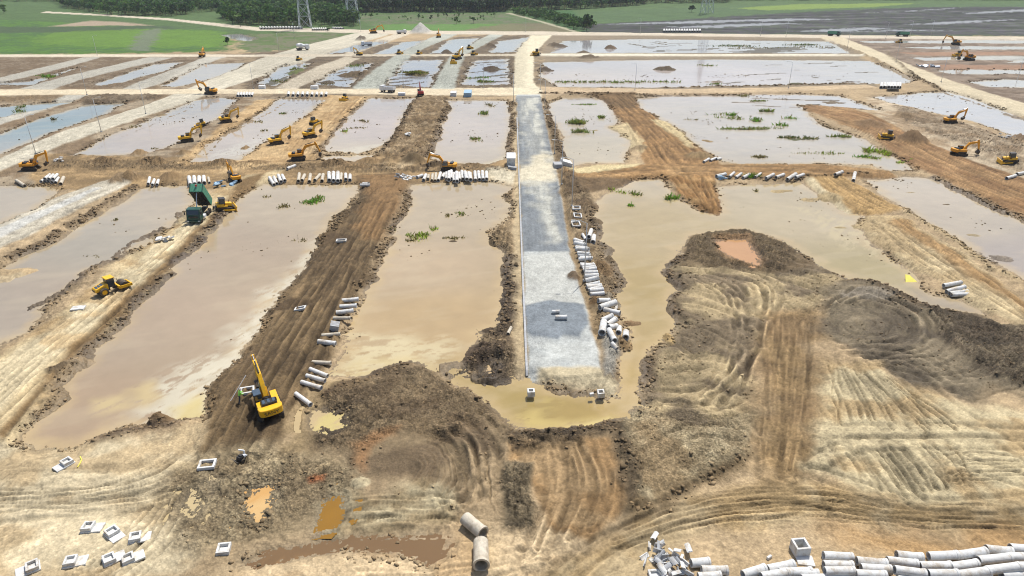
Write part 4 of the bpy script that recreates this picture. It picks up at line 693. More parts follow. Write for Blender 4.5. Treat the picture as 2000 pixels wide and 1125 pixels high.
def place(o, x, y, head=0.0, dz=0.0, scale=1.0, foot=1.5):
    X, Y = px2w(x, y); X, Y = float(X), float(Y)
    z0 = np.mean(gz([X-foot*.7, X+foot*.7, X, X, X], [Y, Y, Y-foot*.7, Y+foot*.7, Y])); X, Y = px2w(x, y, z0); X, Y = float(X), float(Y)
    a, b = foot, foot; zs = gz([X-a, X+a, X, X, X], [Y, Y, Y-b, Y+b, Y])
    z = float(np.mean(zs)) - .02
    tx = float((zs[1]-zs[0])/(2*a)); ty = float((zs[3]-zs[2])/(2*b))
    nrm = Vector((-tx*.7, -ty*.7, 1)).normalized(); q = Vector((0, 0, 1)).rotation_difference(nrm)
    o.location = (X, Y, z+dz); o.rotation_mode = 'QUATERNION'; o.rotation_quaternion = q @ Matrix.Rotation(R(head), 3, 'Z').to_quaternion(); o.scale = (scale,)*3
    return o
ORD = ['first', 'second', 'third', 'fourth', 'fifth', 'sixth', 'seventh', 'eighth', 'ninth', 'tenth', 'eleventh', 'twelfth', 'thirteenth', 'fourteenth', 'fifteenth', 'sixteenth', 'seventeenth', 'eighteenth', 'nineteenth', 'twentieth', 'twenty-first', 'twenty-second', 'twenty-third', 'twenty-fourth', 'twenty-fifth']

def stadium(L, h, z0, n=6):
    r = h/2; pts = []
    for i in range(n+1): a = -math.pi/2+math.pi*i/n; pts.append((L/2-r+math.cos(a)*r, z0+r+math.sin(a)*r))
    for i in range(n+1): a = math.pi/2+math.pi*i/n; pts.append((-L/2+r+math.cos(a)*r, z0+r+math.sin(a)*r))
    return pts
def crawler(root, L, h, gauge, w, name='track', rz=0, shoes=22):
    for s in (-1, 1):
        b = MB(); y = s*gauge/2; b.prism(stadium(L, h, 0), y-w/2, y+w/2, MTRK)
        for k in range(shoes):
            x = -L/2+h/2+(L-h)*(k+.5)/shoes; b.box((x, y, h+.015), (.07, w, .05), MTRK)
        t = b.build(name, root); t.rotation_euler.z = rz
        b = MB()
        for k in range(5): x = -L/2+h*.6+(L-h*1.2)*k/4; b.cyl((x, y+s*(w/2-.02), h*.5), (x, y+s*(w/2+.04), h*.5), h*.3, MBLK, 10)
        b.build('track_wheels', t)
def excavator(name, label, group=None, lift=42, arm=-70, curl=-40, paint_=MY, trk=0, lettering=False, roof=None):
    root = thing(name, label, 'excavator', group)
    crawler(root, 4.3, .95, 2.4, .62, rz=R(trk))
    b = MB(); b.box((0, 0, .62), (2.2, 1.9, .45), MBLK); b.cyl((0, 0, .8), (0, 0, 1.12), .75, MBLK, 16); b.build('undercarriage', root)
    b = MB(); b.prism([(1.55, -1.38), (1.55, 1.38), (-1.7, 1.38), (-1.7, -1.38)], 1.1, 1.38, MBLK, 'z')
    b.prism([(1.5, -1.4), (1.5, -.55), (-1.6, -.5), (-1.6, -1.4)], 1.38, 2.05, paint_, 'z'); b.prism([(-.2, .45), (-.2, 1.4), (-1.6, 1.4), (-1.6, .45)], 1.38, 2.1, paint_, 'z'); b.prism([(-.35, -.5), (-.35, .45), (-1.6, .45), (-1.6, -.5)], 1.38, 2.2, paint_, 'z')
    b.build('house', root, .05)
    pr = [(-1.6, -1.42), (-1.6, 1.42)]+[(-2.0-.75*math.cos(a)**.5 if math.cos(a) > 0 else -2.0, 1.42*math.sin(a)) for a in np.linspace(math.pi/2, -math.pi/2, 9)]
    b = MB(); b.prism(pr, 1.2, 2.15, paint_, 'z'); cw = b.build('counterweight', root, .06)
    if lettering:
        cu = bpy.data.curves.new('lettering', 'FONT'); cu.body = 'SANY'; cu.size = .62; cu.extrude = .01; cu.align_x = 'CENTER'; cu.align_y = 'CENTER'
        ob = bpy.data.objects.new('lettering_curve', cu); COL.objects.link(ob); bpy.context.view_layer.update()
        me = bpy.data.meshes.new_from_object(ob.evaluated_get(bpy.context.evaluated_depsgraph_get())); bpy.data.objects.remove(ob)
        me.materials.clear(); me.materials.append(MBLK); lo = bpy.data.objects.new('lettering', me); COL.objects.link(lo); lo.parent = cw
        lo.rotation_euler = (math.pi/2, 0, -math.pi/2); lo.location = (-2.79, 0, 1.68); lo.scale = (1.15, 1, 1)
    b = MB(); b.box((-1.15, -.05, 2.28), (1.15, 1.9, .3), MBLK, taper=.9)
    for k in range(3): b.box((-1.15, -.65+k*.6, 2.45), (.8, .35, .05), MGRIL)
    b.build('engine_cover', root, .03)
    b = MB(); b.cyl((-1.3, -.95, 2.2), (-1.3, -.95, 2.75), .07, MBLK, 8); b.build('exhaust', root)
    b = MB(); pf = [(-.15, 1.38), (1.62, 1.38), (1.78, 1.9), (1.35, 2.95), (-.1, 2.95)]; b.prism(pf, .48, 1.4, paint_ if roof is None else MBLK); cab = b.build('cab', root, .04)
    b = MB(); b.prism([(-.06, 1.75), (1.55, 1.6), (1.68, 1.95), (1.3, 2.82), (-.02, 2.82)], .465, 1.415, MGLS)
    b.add([(1.80, .56, 1.92), (1.80, 1.32, 1.92), (1.39, 1.32, 2.88), (1.39, .56, 2.88)], [(0, 1, 2, 3)], MGLS); b.add([(-.17, .56, 1.85), (-.17, 1.32, 1.85), (-.12, 1.32, 2.85), (-.12, .56, 2.85)], [(0, 1, 2, 3)], MGLS)
    b.build('window', cab)
    b = MB(); b.box((.62, .94, 2.98), (1.35, .86, .06), roof or MGLS); b.build('cab_roof', cab)
    # boom, arm, bucket
    f0 = Vector((1.0, 0, 1.75)); la = R(lift); L1, L2 = 2.7, 3.1
    k1 = f0+Vector((math.cos(la+.42), 0, math.sin(la+.42)))*L1; k2 = k1+Vector((math.cos(la-.32), 0, math.sin(la-.32)))*L2
    def beam_prof(pts, hs, w, nm, mt, parent):
        b = MB(); up = []; dn = []
        for i, p in enumerate(pts):
            a = pts[max(i-1, 0)]; c = pts[min(i+1, len(pts)-1)]; d = (c-a).normalized(); n = Vector((-d.z, 0, d.x)); up.append(p+n*hs[i]/2); dn.append(p-n*hs[i]/2)
        b.prism([(q.x, q.z) for q in up]+[(q.x, q.z) for q in reversed(dn)], -w/2, w/2, mt); return b.build(nm, parent, .03)
    boom = beam_prof([f0, f0.lerp(k1, .55), k1, k1.lerp(k2, .5), k2], [.5, .72, .82, .6, .38], .5, 'boom', paint_, root)
    aa = la-.32+R(arm); ad = Vector((math.cos(aa), 0, math.sin(aa))); k3 = k2+ad*2.75; kb = k2-ad*.75
    beam_prof([kb, k2, k2+ad*.6, k3], [.3, .62, .55, .3], .4, 'arm', paint_, root)
    b = MB(); nrm = Vector((-math.sin(la), 0, math.cos(la)))
    for y in (-.33, .33): m_ = f0.lerp(k1, .75); s_ = Vector((1.5, y, 1.4)); e_ = Vector((m_.x, y, m_.z)); b.cyl(s_, s_.lerp(e_, .6), .1, paint_, 8); b.cyl(s_.lerp(e_, .6), e_, .06, MCHR, 8)
    b.build('lift_cylinder', boom)
    b = MB(); s_ = k1+Vector((-math.sin(la-.3), 0, math.cos(la-.3)))*.52; e_ = kb; b.cyl(s_, s_.lerp(e_, .62), .1, MBLK, 8); b.cyl(s_.lerp(e_, .62), e_, .06, MCHR, 8); b.build('arm_cylinder', boom)
    b = MB(); ba = aa+R(curl); bd = Vector((math.cos(ba), 0, math.sin(ba))); bn = Vector((-bd.z, 0, bd.x)); pr = []
    for t, h in ((0, .15), (.35, .62), (.95, .8), (1.25, .45), (1.35, 0), (.85, -.1), (.3, -.12)): q = k3+bd*t-bn*(h-.25); pr.append((q.x, q.z))
    b.prism(pr, -.62, .62, MBUCK)
    for k in range(5): q = k3+bd*1.3+bn*.22; b.box((q.x+bd.x*.12, -.5+k*.25, q.z+bd.z*.12), (.28, .09, .1), MBUCK, ry=-ba)
    b.build('bucket', root, .03)
    b = MB()
    for y in (-.36, .36): q = k3-ad*.55+Vector((bd.x, 0, bd.z))*.5; b.beam((k3-ad*.5)+Vector((0, y*.4, 0)), k3+bd*.45-bn*.45+Vector((0, y*.4, 0)), .08, .14, MBLK)
    b.build('bucket_link', root); remember(root); return root
MGRIL = plain('engine_grille', (.05, .08, .12), .5, var=.2)
def bulldozer(name, label, group=None, paint_=MY):
    root = thing(name, label, 'bulldozer', group); crawler(root, 3.6, 1.05, 2.0, .6)
    b = MB(); b.box((.1, 0, .9), (3.2, 1.4, .7), MBLK); b.build('frame', root)
    b = MB(); b.prism([(.2, 1.15), (1.95, 1.15), (1.95, 1.75), (1.75, 1.95), (.2, 2.05)], -.55, .55, paint_); hood = b.build('hood', root, .05); b = MB(); b.box((1.97, 0, 1.5), (.04, .9, .6), MBLK); b.build('grille', hood)
    b = MB(); b.box((-.9, 0, 1.5), (1.5, 1.9, .7), paint_); b.box((-.2, .85, 1.3), (1.9, .35, .3), paint_); b.box((-.2, -.85, 1.3), (1.9, .35, .3), paint_); b.build('rear_body', root, .05)
    b = MB(); b.box((-.45, 0, 2.45), (1.35, 1.4, 1.2), MGLS, taper=.88); cab = b.build('cab', root, .03)
    b = MB(); b.box((-.45, 0, 3.1), (1.5, 1.45, .12), MBLK)
    for x in (-1.1, .2):
        for y in (-.62, .62): b.beam((x*.95-.1, y*1.08, 1.85), (x*.85-.1, y, 3.05), .1, .1, MBLK)
    b.build('cab_frame', cab)
    b = MB(); prof = [(2.55, .1), (2.75, .12), (2.62, .55), (2.62, .95), (2.78, 1.35), (2.58, 1.35), (2.42, .95), (2.42, .55)]; b.prism(prof, -1.75, 1.75, paint_); b.prism([(2.56, .02), (2.86, .02), (2.8, .2), (2.5, .2)], -1.76, 1.76, MBUCK); b.build('blade', root, .03)
    for s in (-1, 1): b = MB(); b.beam((-.4, s*1.42, .55), (2.5, s*1.42, .45), .18, .28, paint_); b.cyl((1.7, s*.5, 1.6), (2.5, s*.7, .8), .07, MCHR, 8); b.build('push_arm', root)
    b = MB(); b.box((-2.05, 0, .95), (.5, 1.2, .3), MBLK); b.beam((-2.3, 0, 1.2), (-2.45, 0, .2), .16, .3, MBLK); b.build('ripper', root)
    b = MB(); b.cyl((1.2, .25, 2.0), (1.2, .25, 2.55), .06, MBLK, 8); b.build('exhaust', root)
    remember(root); return root
def wheel(root, p, r, w, axis='y', rim=MY):
    b = MB(); x, y, z = p; n = 20; prof = [(r*.6, -w/2), (r*.93, -w/2), (r, -w*.3), (r, w*.3), (r*.93, w/2), (r*.6, w/2)]; v = []; f = []; m = len(prof)
    for i in range(n):
        a = 2*math.pi*i/n
        for q, t in prof: v.append((x+math.cos(a)*q, y+t, z+math.sin(a)*q))
    for i in range(n):
        for k in range(m-1): f.append((i*m+k, ((i+1) % n)*m+k, ((i+1) % n)*m+k+1, i*m+k+1))
    b.add(v, f, MTYRE); t = b.build('wheel', root, smooth=True); b = MB(); b.cyl((x, y-w*.38, z), (x, y+w*.38, z), r*.61, rim, 16); b.cyl((x, y-w*.46, z), (x, y+w*.46, z), r*.25, rim, 10); b.build('rim', t)
def roller(name, label):
    root = thing(name, label, 'road roller')
    for s in (-1, 1): wheel(root, (-1.45, s*.95, .75), .75, .58)
    b = MB(); b.box((-1.35, 0, .85), (2.2, 1.15, .4), MBLK); b.build('rear_frame', root)
    b = MB(); b.prism([(-.55, 1.05), (-.55, 2.0), (-1.1, 1.95), (-2.55, 1.5), (-2.75, 1.2), (-2.75, .95)], -.82, .82, MY); hd = b.build('hood', root, .05)
    b = MB()
    for k in range(3): a = k/3; b.add([(-1.2-a*1.3, -.5, 1.945-a*.40), (-1.2-a*1.3, .5, 1.945-a*.40), (-1.55-a*1.3, .5, 1.84-a*.40), (-1.55-a*1.3, -.5, 1.84-a*.40)], [(0, 1, 2, 3)], MGRIL)
    b.box((-2.77, 0, 1.15), (.04, 1.0, .3), MBLK); b.build('grille', hd); hd.location.z = .0
    b = MB(); b.box((.0, 0, 2.0), (1.15, 1.4, 1.5), MGLS); cab = b.build('cab', root)
    b = MB(); b.box((0, 0, 2.86), (1.5, 1.65, .16), MY, taper=.92); b.build('cab_roof', cab, .03)
    b = MB()
    for x in (-.56, .56):
        for y in (-.69, .69): b.beam((x, y, 1.2), (x, y, 2.8), .09, .09, MBLK)
    b.box((0, 0, 1.3), (1.2, 1.46, .25), MBLK); b.build('cab_frame', cab)
    b = MB(); b.box((.75, 0, .8), (.8, .5, .4), MBLK); b.build('articulation', root)
    b = MB()
    for s in (-1, 1): b.box((2.1, s*1.08, .78), (2.1, .14, .5), MY)
    b.box((1.1, 0, .85), (.3, 2.3, .55), MY); b.box((3.15, 0, .78), (.25, 2.3, .5), MY); b.build('drum_frame', root, .03)
    b = MB(); b.cyl((2.1, -1.0, .76), (2.1, 1.0, .76), .76, MBUCK, 28); b.build('drum', root, smooth=False)
    b = MB()
    for s in (-1, 1): b.beam((.55, s*.9, 2.6), (.9, s*1.1, 2.55), .04, .04, MBLK); b.box((.95, s*1.12, 2.45), (.06, .16, .3), MBLK)
    b.build('mirror', cab); remember(root); return root
def dump_truck(name, label, group=None, tip=48, cabm=None, bodym=None):
    cabm = cabm or MGRND; bodym = bodym or MGRN; root = thing(name, label, 'dump truck', group)
    for x in (2.7, -1.2, -2.55):
        for s in (-1, 1): wheel(root, (x, s*1.0, .52), .52, .36 if x > 0 else .5, rim=MBUCK)
    b = MB(); b.box((-.2, 0, .95), (7.0, .9, .28), MBLK); b.box((.9, 1.0, .75), (1.1, .5, .5), MWHT); b.box((.9, -1.0, .75), (1.1, .5, .5), MWHT); b.build('chassis', root)
    b = MB(); b.prism([(1.95, .75), (3.75, .75), (3.85, 1.3), (3.7, 1.95), (3.45, 2.9), (2.0, 2.95)], -1.22, 1.22, cabm); cab = b.build('cab', root, .06)
    b = MB(); b.add([(3.76, -1.05, 1.98), (3.76, 1.05, 1.98), (3.50, 1.0, 2.78), (3.50, -1.0, 2.78)], [(0, 1, 2, 3)], MGLS)
    for s in (-1, 1): b.add([(2.6, s*1.235, 1.9), (3.55, s*1.235, 1.9), (3.35, s*1.235, 2.7), (2.6, s*1.235, 2.7)], [(0, 1, 2, 3)], MGLS)
    b.build('window', cab); b = MB(); b.box((3.84, 0, 1.5), (.08, 1.7, .35), MBLK); b.build('grille', cab)
    b = MB(); b.box((3.88, 0, .72), (.22, 2.4, .32), cabm); b.build('bumper', cab, .04)
    for s in (-1, 1): b = MB(); b.box((4.0, s*.95, .8), (.03, .3, .16), MWHT); b.build('headlight', cab); b = MB(); b.beam((3.5, s*1.2, 2.6), (3.6, s*1.55, 2.5), .05, .05, MBLK); b.box((3.6, s*1.5, 2.2), (.08, .22, .5), MBLK); b.build('mirror', cab)
    # tipping body hinged at the tail
    hx, hz = -3.5, 1.25; M = Matrix.Rotation(-R(tip), 4, 'Y'); L = 5.4; hgt = 1.5; b = MB()
    def tb(c, d, mt): q = M @ Vector(c); b.box((q.x+hx, q.y, q.z+hz), d, mt, ry=-R(tip))
    tb((L/2, 0, .06), (L, 2.4, .12), MBLK)
    for s in (-1, 1): tb((L/2, s*1.2, hgt/2), (L, .1, hgt), bodym)
    tb((L-.05, 0, hgt/2+.1), (.1, 2.42, hgt+.25), bodym); body = b.build('tipping_body', root)
    b = MB()
    for k in range(6):
        for s in (-1, 1): tb((.5+k*.88, s*1.28, hgt/2), (.12, .08, hgt), bodym)
    for y in (-.45, .45): tb((L/2, y, -.08), (L, .16, .2), MBLK)
    for k in range(7): tb((.4+k*.76, 0, -.02), (.1, 2.3, .1), MBLK)
    for y in (-.7, 0, .7): tb((L+.04, y, hgt/2), (.1, .1, hgt), bodym)
    for y in (-1.15, 1.15): tb((L+.05, y, hgt/2), (.12, .14, hgt+.3), MGRND)
    b.build('rib', body)
    if tip > 5:
        b = MB(); s_ = Vector((1.75, 0, 1.1)); q = M @ Vector((L+.1, 0, hgt*.8)); e_ = Vector((q.x+hx, 0, q.z+hz)); b.cyl(s_, s_.lerp(e_, .4), .13, MWHT, 10); b.cyl(s_.lerp(e_, .4), e_, .085, MCHR, 10); b.build('hydraulic_ram', root)
        b = MB(); b.box((e_.x+.1, 0, e_.z+.1), (.25, .35, .3), MRED); b.build('ram_head', body)
    remember(root); return root
def small_truck(name, label, group=None, cabm=MWHT, boxm=MWHT, mixer=False):
    root = thing(name, label, 'truck', group)
    for x in (1.9, -1.2, -2.3):
        for s in (-1, 1): wheel(root, (x, s*.95, .5), .5, .34, rim=MBUCK)
    b = MB(); b.box((-.2, 0, .9), (6.0, 1.0, .3), MBLK); b.build('chassis', root)
    b = MB(); b.prism([(1.3, .7), (2.9, .7), (2.95, 1.6), (2.7, 2.6), (1.3, 2.65)], -1.15, 1.15, cabm); cab = b.build('cab', root, .05)
    b = MB(); b.add([(2.95, -1, 1.65), (2.95, 1, 1.65), (2.74, .95, 2.5), (2.74, -.95, 2.5)], [(0, 1, 2, 3)], MGLS); b.build('window', cab)
    b = MB()
    if mixer: b.cyl((1.0, 0, 2.0), (-1.2, 0, 2.15), .6, boxm, 16, 1.2); b.cyl((-1.2, 0, 2.15), (-3.0, 0, 2.5), 1.2, boxm, 16, .5); b.build('mixing_drum', root, smooth=True)
    else:
        b.box((-1.1, 0, 1.15), (4.2, 2.3, .15), boxm)
        for s in (-1, 1): b.box((-1.1, s*1.12, 1.7), (4.2, .08, 1.0), boxm)
        for x in (-3.16, .96): b.box((x, 0, 1.7), (.08, 2.3, 1.0), boxm)
        b.build('load_body', root)
    remember(root); return root
def pipe_mesh(L, r, wall, mt, n=24):
    b = MB(); v = []; f = []
    rings = [(-L/2, r), (L/2-.22*min(L, 2)*.5, r), (L/2-.18*min(L, 2)*.5, r*1.10), (L/2, r*1.10), (L/2, r-wall), (-L/2, r-wall)]
    for x, q in rings:
        for i in range(n): a = 2*math.pi*i/n; v.append((x, math.cos(a)*q, math.sin(a)*q))
    m = len(rings)
    for k in range(m):
        for i in range(n): f.append((k*n+i, k*n+(i+1) % n, ((k+1) % m)*n+(i+1) % n, ((k+1) % m)*n+i))
    b.add(v, f, mt); return b
PIPES = {}
NPIPE = 0
def pipe(p0, p1, dpx, label, group, tier=0.0, mt=None, cat='concrete pipe', minlen=1.2):
    """a pipe lying from picture point p0 to p1, both on the ground, dpx = outer diameter in picture px"""
    global NPIPE
    mt = mt or MCON; ym = (p0[1]+p1[1])/2; r = dpx/pscale(ym)/2
    xa, ya = px2w(*p0); zg = g1(*(px2w((p0[0]+p1[0])/2, ym))); zc = max(zg, WL)+tier+r*.92
    (xa, ya), (xb, yb) = px2w(p0[0], p0[1], zc), px2w(p1[0], p1[1], zc)
    d = Vector((float(xb-xa), float(yb-ya), 0)); L = max(d.length, minlen); c = Vector((float(xa+xb)/2, float(ya+yb)/2, 0))
    e0 = c-d.normalized()*L/2; e1 = c+d.normalized()*L/2
    z0, z1 = (max(g1(e0.x, e0.y), WL)+tier+r, max(g1(e1.x, e1.y), WL)+tier+r); zm = max(g1(c.x, c.y), WL)+tier+r
    if abs(z0-z1) > .5: z0 = z1 = zm
    z = (z0+z1)/2 if zm < (z0+z1)/2+.12 else zm
    key = (round(L*4)/4, round(r*20)/20, mt.name)
    if key not in PIPES: PIPES[key] = pipe_mesh(key[0], max(key[1], .2), max(key[1], .2)*.18, mt).build('concrete_pipe', smooth=False); PIPES[key]['_first'] = 1; o = PIPES[key]; del o['_first']
    else: o = PIPES[key].copy(); COL.objects.link(o)
    dv = Vector((d.normalized().x*L, d.normalized().y*L, (z1-z0))); o.location = (c.x, c.y, z-.03); o.rotation_mode = 'QUATERNION'
    o.rotation_quaternion = dv.to_track_quat('X', 'Z') @ Matrix.Rotation(random.uniform(0, 6), 3, 'X').to_quaternion(); tag(o, label, cat, group); NPIPE += 1; return o
def prow(items, fmt, group, dpx, **k):
    for i, it in enumerate(items): pipe((it[0], it[1]), (it[2], it[3]), it[4] if len(it) > 4 else dpx, fmt % ORD[i], group, tier=(it[5] if len(it) > 5 else 0.0), mt=(it[6] if len(it) > 6 else None), **k)
def basin(label, group, x, y, head, w=1.35, l=1.25, h=.75, slab=(2.3, 1.6), off=.35, name='catch_basin', mt=None, scale=1.0, dz=0):
    mt = mt or MCON; root = thing(name, label, 'catch basin', group); t = .17
    if slab: b = MB(); b.box((off, 0, .09), (slab[0], slab[1], .18), mt); b.build('base_slab', root, .02)
    z0 = .18 if slab else 0; b = MB(); b.box((0, w/2-t/2, z0+h/2), (l, t, h), mt); b.box((0, -w/2+t/2, z0+h/2), (l, t, h), mt); b.box((l/2-t/2, 0, z0+h/2), (t, w-2*t-.004, h-.003), mt); b.box((-l/2+t/2, 0, z0+h/2), (t, w-2*t-.004, h-.003), mt); b.box((0, 0, z0+.05), (l-2*t-.01, w-2*t-.01, .08), mt); b.build('chamber', root, .015)
    remember(root); place(root, x, y, head, dz, scale, .8); return root
# ------------------------------------------------------------------ machines
G = 'excavators working on the embankments'
e1 = excavator('excavator', 'nearest yellow excavator with raised boom and dark lettering on its counterweight', G, lift=30, arm=-108, curl=-20, trk=-4, lettering=True, roof=MGRIL); place(e1, 527, 802, 119, scale=.83, foot=1.6)
e2 = excavator('excavator', 'yellow excavator with folded arm beside the bank pond, just behind the tilted dark bulldozer', G, lift=36, arm=-112, curl=-40); place(e2, 366, 277, 25, scale=.74)
EXA = [(62, 331, 5, MO, 'far left amber excavator parked beside the stack of pipes by the white track', .95), (442, 237, 30, None, 'yellow excavator farthest up the sandy bank between two ponds on the left', .88), (541, 281, 35, None, 'yellow excavator at the pond edge left of the two machines in line', .92), (606, 268, 45, None, 'yellow excavator with a bulldozer right behind it on the sandy strip', .9), (1856, 240, 2, MO, 'amber excavator on the pale bank beside the upper right pond', .9)]
def repaint(o, m):
    for c in [q for k in kids(o) for q in [k]+kids(k)]:
        c.data = c.data.copy()
        for k, mm in enumerate(c.data.materials):
            if mm in (MY, MO): c.data.materials[k] = m
for x, y, h, pm, lb, s in EXA:
    o = copy_tree(e2); o['label'] = lb; place(o, x, y, h, scale=s*.8)
    if pm: repaint(o, pm)
e2['label'] = 'yellow excavator on the left bank with a dark cabbed bulldozer right behind it'
e3 = excavator('excavator', 'amber excavator reaching a long arm towards the small pool', G, lift=30, arm=-80, curl=-30, paint_=MO); place(e3, 583, 312, 12, scale=.78)
for x, y, h, lb, s in ((876, 331, 172, 'amber excavator digging left behind the long row of white pipes', .95), (1872, 303, 8, 'amber excavator beside the brown haul road, right of the soil heap', .98)):
    o = copy_tree(e3); o['label'] = lb; place(o, x, y, h, scale=s*.76)
e4 = excavator('excavator', 'dark backed excavator standing above the tipping green truck', G, lift=36, arm=-120, curl=-30, paint_=MO, roof=MBLK); place(e4, 459, 354, 130, scale=.66)
o = copy_tree(e4); o['label'] = 'small dark excavator at the top of the leftmost long pond'; place(o, 412, 183, 175, scale=.85)
G2 = 'distant excavators'
for x, y, h, s, lb in ((730, 65, 20, 1.25, 'distant orange excavator on the pale road by the forest'), (857, 73, 95, 1.1, 'distant orange excavator right of the grey gravel cone'), (893, 116, 60, 1.15, 'distant yellow excavator on the grey road with another machine in front'), (395, 111, 100, 1.0, 'orange excavator at the lower edge of the bright green meadow'), (1866, 87, 160, 1.2, 'distant excavator farthest right in the top flooded strips'), (1892, 118, 200, 1.25, 'amber excavator with long boom over the red soil strips'), (1843, 300, 0, 0, ''), (702, 108, 150, .8, 'small distant excavator left of the upper cross road'), (822, 187, 100, .9, 'red machine standing at the pale cross road')):
    if s == 0: continue
    o = copy_tree(e3 if (s >= 1.1 and 'yellow' not in lb) or 'orange' in lb else e2); o['label'] = lb; o['group'] = G2; place(o, x, y, h, scale=s*.82)
    if lb.startswith('red'): repaint(o, MRED)
GB = 'bulldozers'
d1 = bulldozer('bulldozer', 'yellow bulldozer next to the tipping green truck', GB); place(d1, 437, 411, 35, scale=.78)
for x, y, h, s, lb in ((1732, 272, 165, .92, 'yellow bulldozer at the foot of the brown heap on the right haul road'), (1971, 317, 170, .95, 'yellow bulldozer at the right edge of the picture'), (673, 196, -100, .85, 'yellow bulldozer on the sandy strip just below the pale cross road'), (614, 243, 60, .85, 'yellow bulldozer right behind an excavator on the sandy strip'), (395, 247, 200, .85, 'bulldozer with a dark cab between two excavators on the left bank'), (583, 118, 80, .8, 'tiny distant bulldozer at the upper cross road, left one'), (780, 106, 70, .9, 'tiny distant bulldozer on the grey road, middle one'), (818, 106, 70, .8, 'tiny distant bulldozer on the pale bank, right one'), (885, 124, -80, 1.1, 'distant yellow bulldozer in front of the excavator on the grey road'), (1047, 108, 180, 1.2, 'small yellow bulldozer on the cream road junction'), (1870, 112, 180, 1.0, 'distant bulldozer pushing soil in the right flooded strips'), (1757, 84, 100, .9, 'tiny dark bulldozer in the top right flooded strips'), (925, 108, 60, .9, 'tiny bulldozer on the upper cross road near the cream road'), (917, 96, 60, .9, 'tiny bulldozer farthest up the right grey road')):
    o = copy_tree(d1); o['label'] = lb; place(o, x, y, h, scale=s*.82)
ro = roller('road_roller', 'yellow single drum road roller on the pale haul road'); place(ro, 218, 570, 51, scale=.8)
dt = dump_truck('dump_truck', 'green dump truck with its body tipped up on the left haul road'); place(dt, 392, 425, -84, scale=.95, foot=2)
d2 = dump_truck('dump_truck', 'distant green dump truck behind the far right road', 'distant trucks', tip=0); place(d2, 1762, 71, 170)
for x, y, h, lb in ((1628, 70, -40, 'dusty dump truck at the top corner of the right diagonal road'), (885, 94, 70, None), (920, 82, 60, None)):
    if lb: o = copy_tree(d2); o['label'] = lb; place(o, x, y, h)
tr = small_truck('mixer_truck', 'white concrete mixer truck on the pale diagonal road', 'distant trucks', mixer=True); place(tr, 592, 98, 30, scale=1.1)
t2 = small_truck('truck', 'white flatbed truck parked on the pale cross road', 'distant trucks'); place(t2, 757, 180, 160, scale=.9)
for x, y, h, lb in ((716, 90, 200, 'small dark topped truck on the pale bank among the upper pools'), (785, 66, 20, 'white truck left of the gravel cone')):
    o = copy_tree(t2); o['label'] = lb; place(o, x, y, h)

# ------------------------------------------------------------------ concrete pipes
W, D_ = MCON, MCON2
prow([(668, 586, 700, 583), (664, 598, 696, 596), (657, 611, 690, 607), (652, 622, 684, 622, 7.5, 0, D_), (629, 655, 664, 652, 8, 0, D_), (621, 669, 656, 671), (609, 706, 647, 708, 9, 0, D_), (604, 720, 640, 730), (598, 733, 635, 742), (589, 746, 627, 757), (577, 769, 607, 789, 10)], '%s pipe from the top in the line along the dark fill strip', 'pipes along the dark fill strip', 9)
z = [(460, 520, 370, 550), (515, 515, 475, 580), (560, 520, 545, 570, 5.5, 0, D_), (625, 495, 612, 580, 5.5, 0, D_), (680, 495, 665, 585, 5.5, 0, D_), (755, 490, 715, 580), (815, 500, 780, 565), (850, 495, 850, 575), (930, 480, 920, 575), (970, 490, 975, 595), (1055, 480, 1060, 590), (1100, 480, 1120, 575), (1165, 490, 1180, 575), (1235, 490, 1248, 570), (1312, 475, 1322, 580), (1370, 470, 1385, 570), (1432, 480, 1447, 580), (1500, 480, 1503, 575)]
prow([(770+a[0]/8.33, 280+a[1]/8.33, 770+a[2]/8.33, 280+a[3]/8.33)+tuple(a[4:]) for a in z], '%s ground pipe from the left in the long middle row', 'long pipe row in the middle', 6.5)
prow([(770+a/8.33, 280+b/8.33, 770+c/8.33, 280+d/8.33, 7.5, .6) for a, b, c, d in ((895, 470, 885, 570), (1015, 475, 1020, 590), (1150, 470, 1180, 560), (1210, 470, 1240, 560))], '%s upper pipe from the left stacked on the long middle row', 'long pipe row in the middle', 7.5)
z = [(105, 790, 140, 830), (140, 785, 160, 820), (175, 775, 195, 815), (205, 770, 225, 808), (340, 765, 330, 810, 6, 0, D_), (380, 768, 360, 812, 6, 0, D_), (425, 760, 415, 805, 6, 0, D_), (500, 765, 460, 808, 6, 0, D_), (525, 765, 515, 812, 6, 0, D_), (570, 750, 572, 806, 7.5), (605, 752, 605, 808, 7.5), (640, 752, 638, 808, 7.5), (668, 760, 662, 805, 5.5, 0, D_), (700, 762, 702, 803), (735, 765, 733, 803)]
prow([(500+a[0]/4, 150+a[1]/4, 500+a[2]/4, 150+a[3]/4)+tuple(a[4:]) for a in z], '%s pipe from the left in the row heading the big left pond', 'pipe row at the head of the left pond', 6)
prow([(561, 328, 576, 323), (704, 363, 722, 363), (709, 356, 720, 359)], '%s loose white pipe from the left near the dark fill strip head', 'loose pipes', 6)
pipe((32, 352), (47, 359), 6, 'single pale pipe at the edge of the far left pond', 'loose pipes', mt=D_)
prow([(92, 347, 80, 354, 5.5), (98, 346, 87, 354, 5.5), (104, 346, 94, 354, 5.5), (110, 347, 101, 355, 5.5), (114, 347, 108, 355, 5.5, 0), (97, 340, 87, 348, 5.5, .55), (104, 341, 95, 349, 5.5, .55), (112, 341, 103, 349, 5.5, .55), (124, 346, 118, 358, 6, 0, D_)], '%s pipe of the stack beside the far left amber excavator', 'pipe stack at the far left', 5.5)
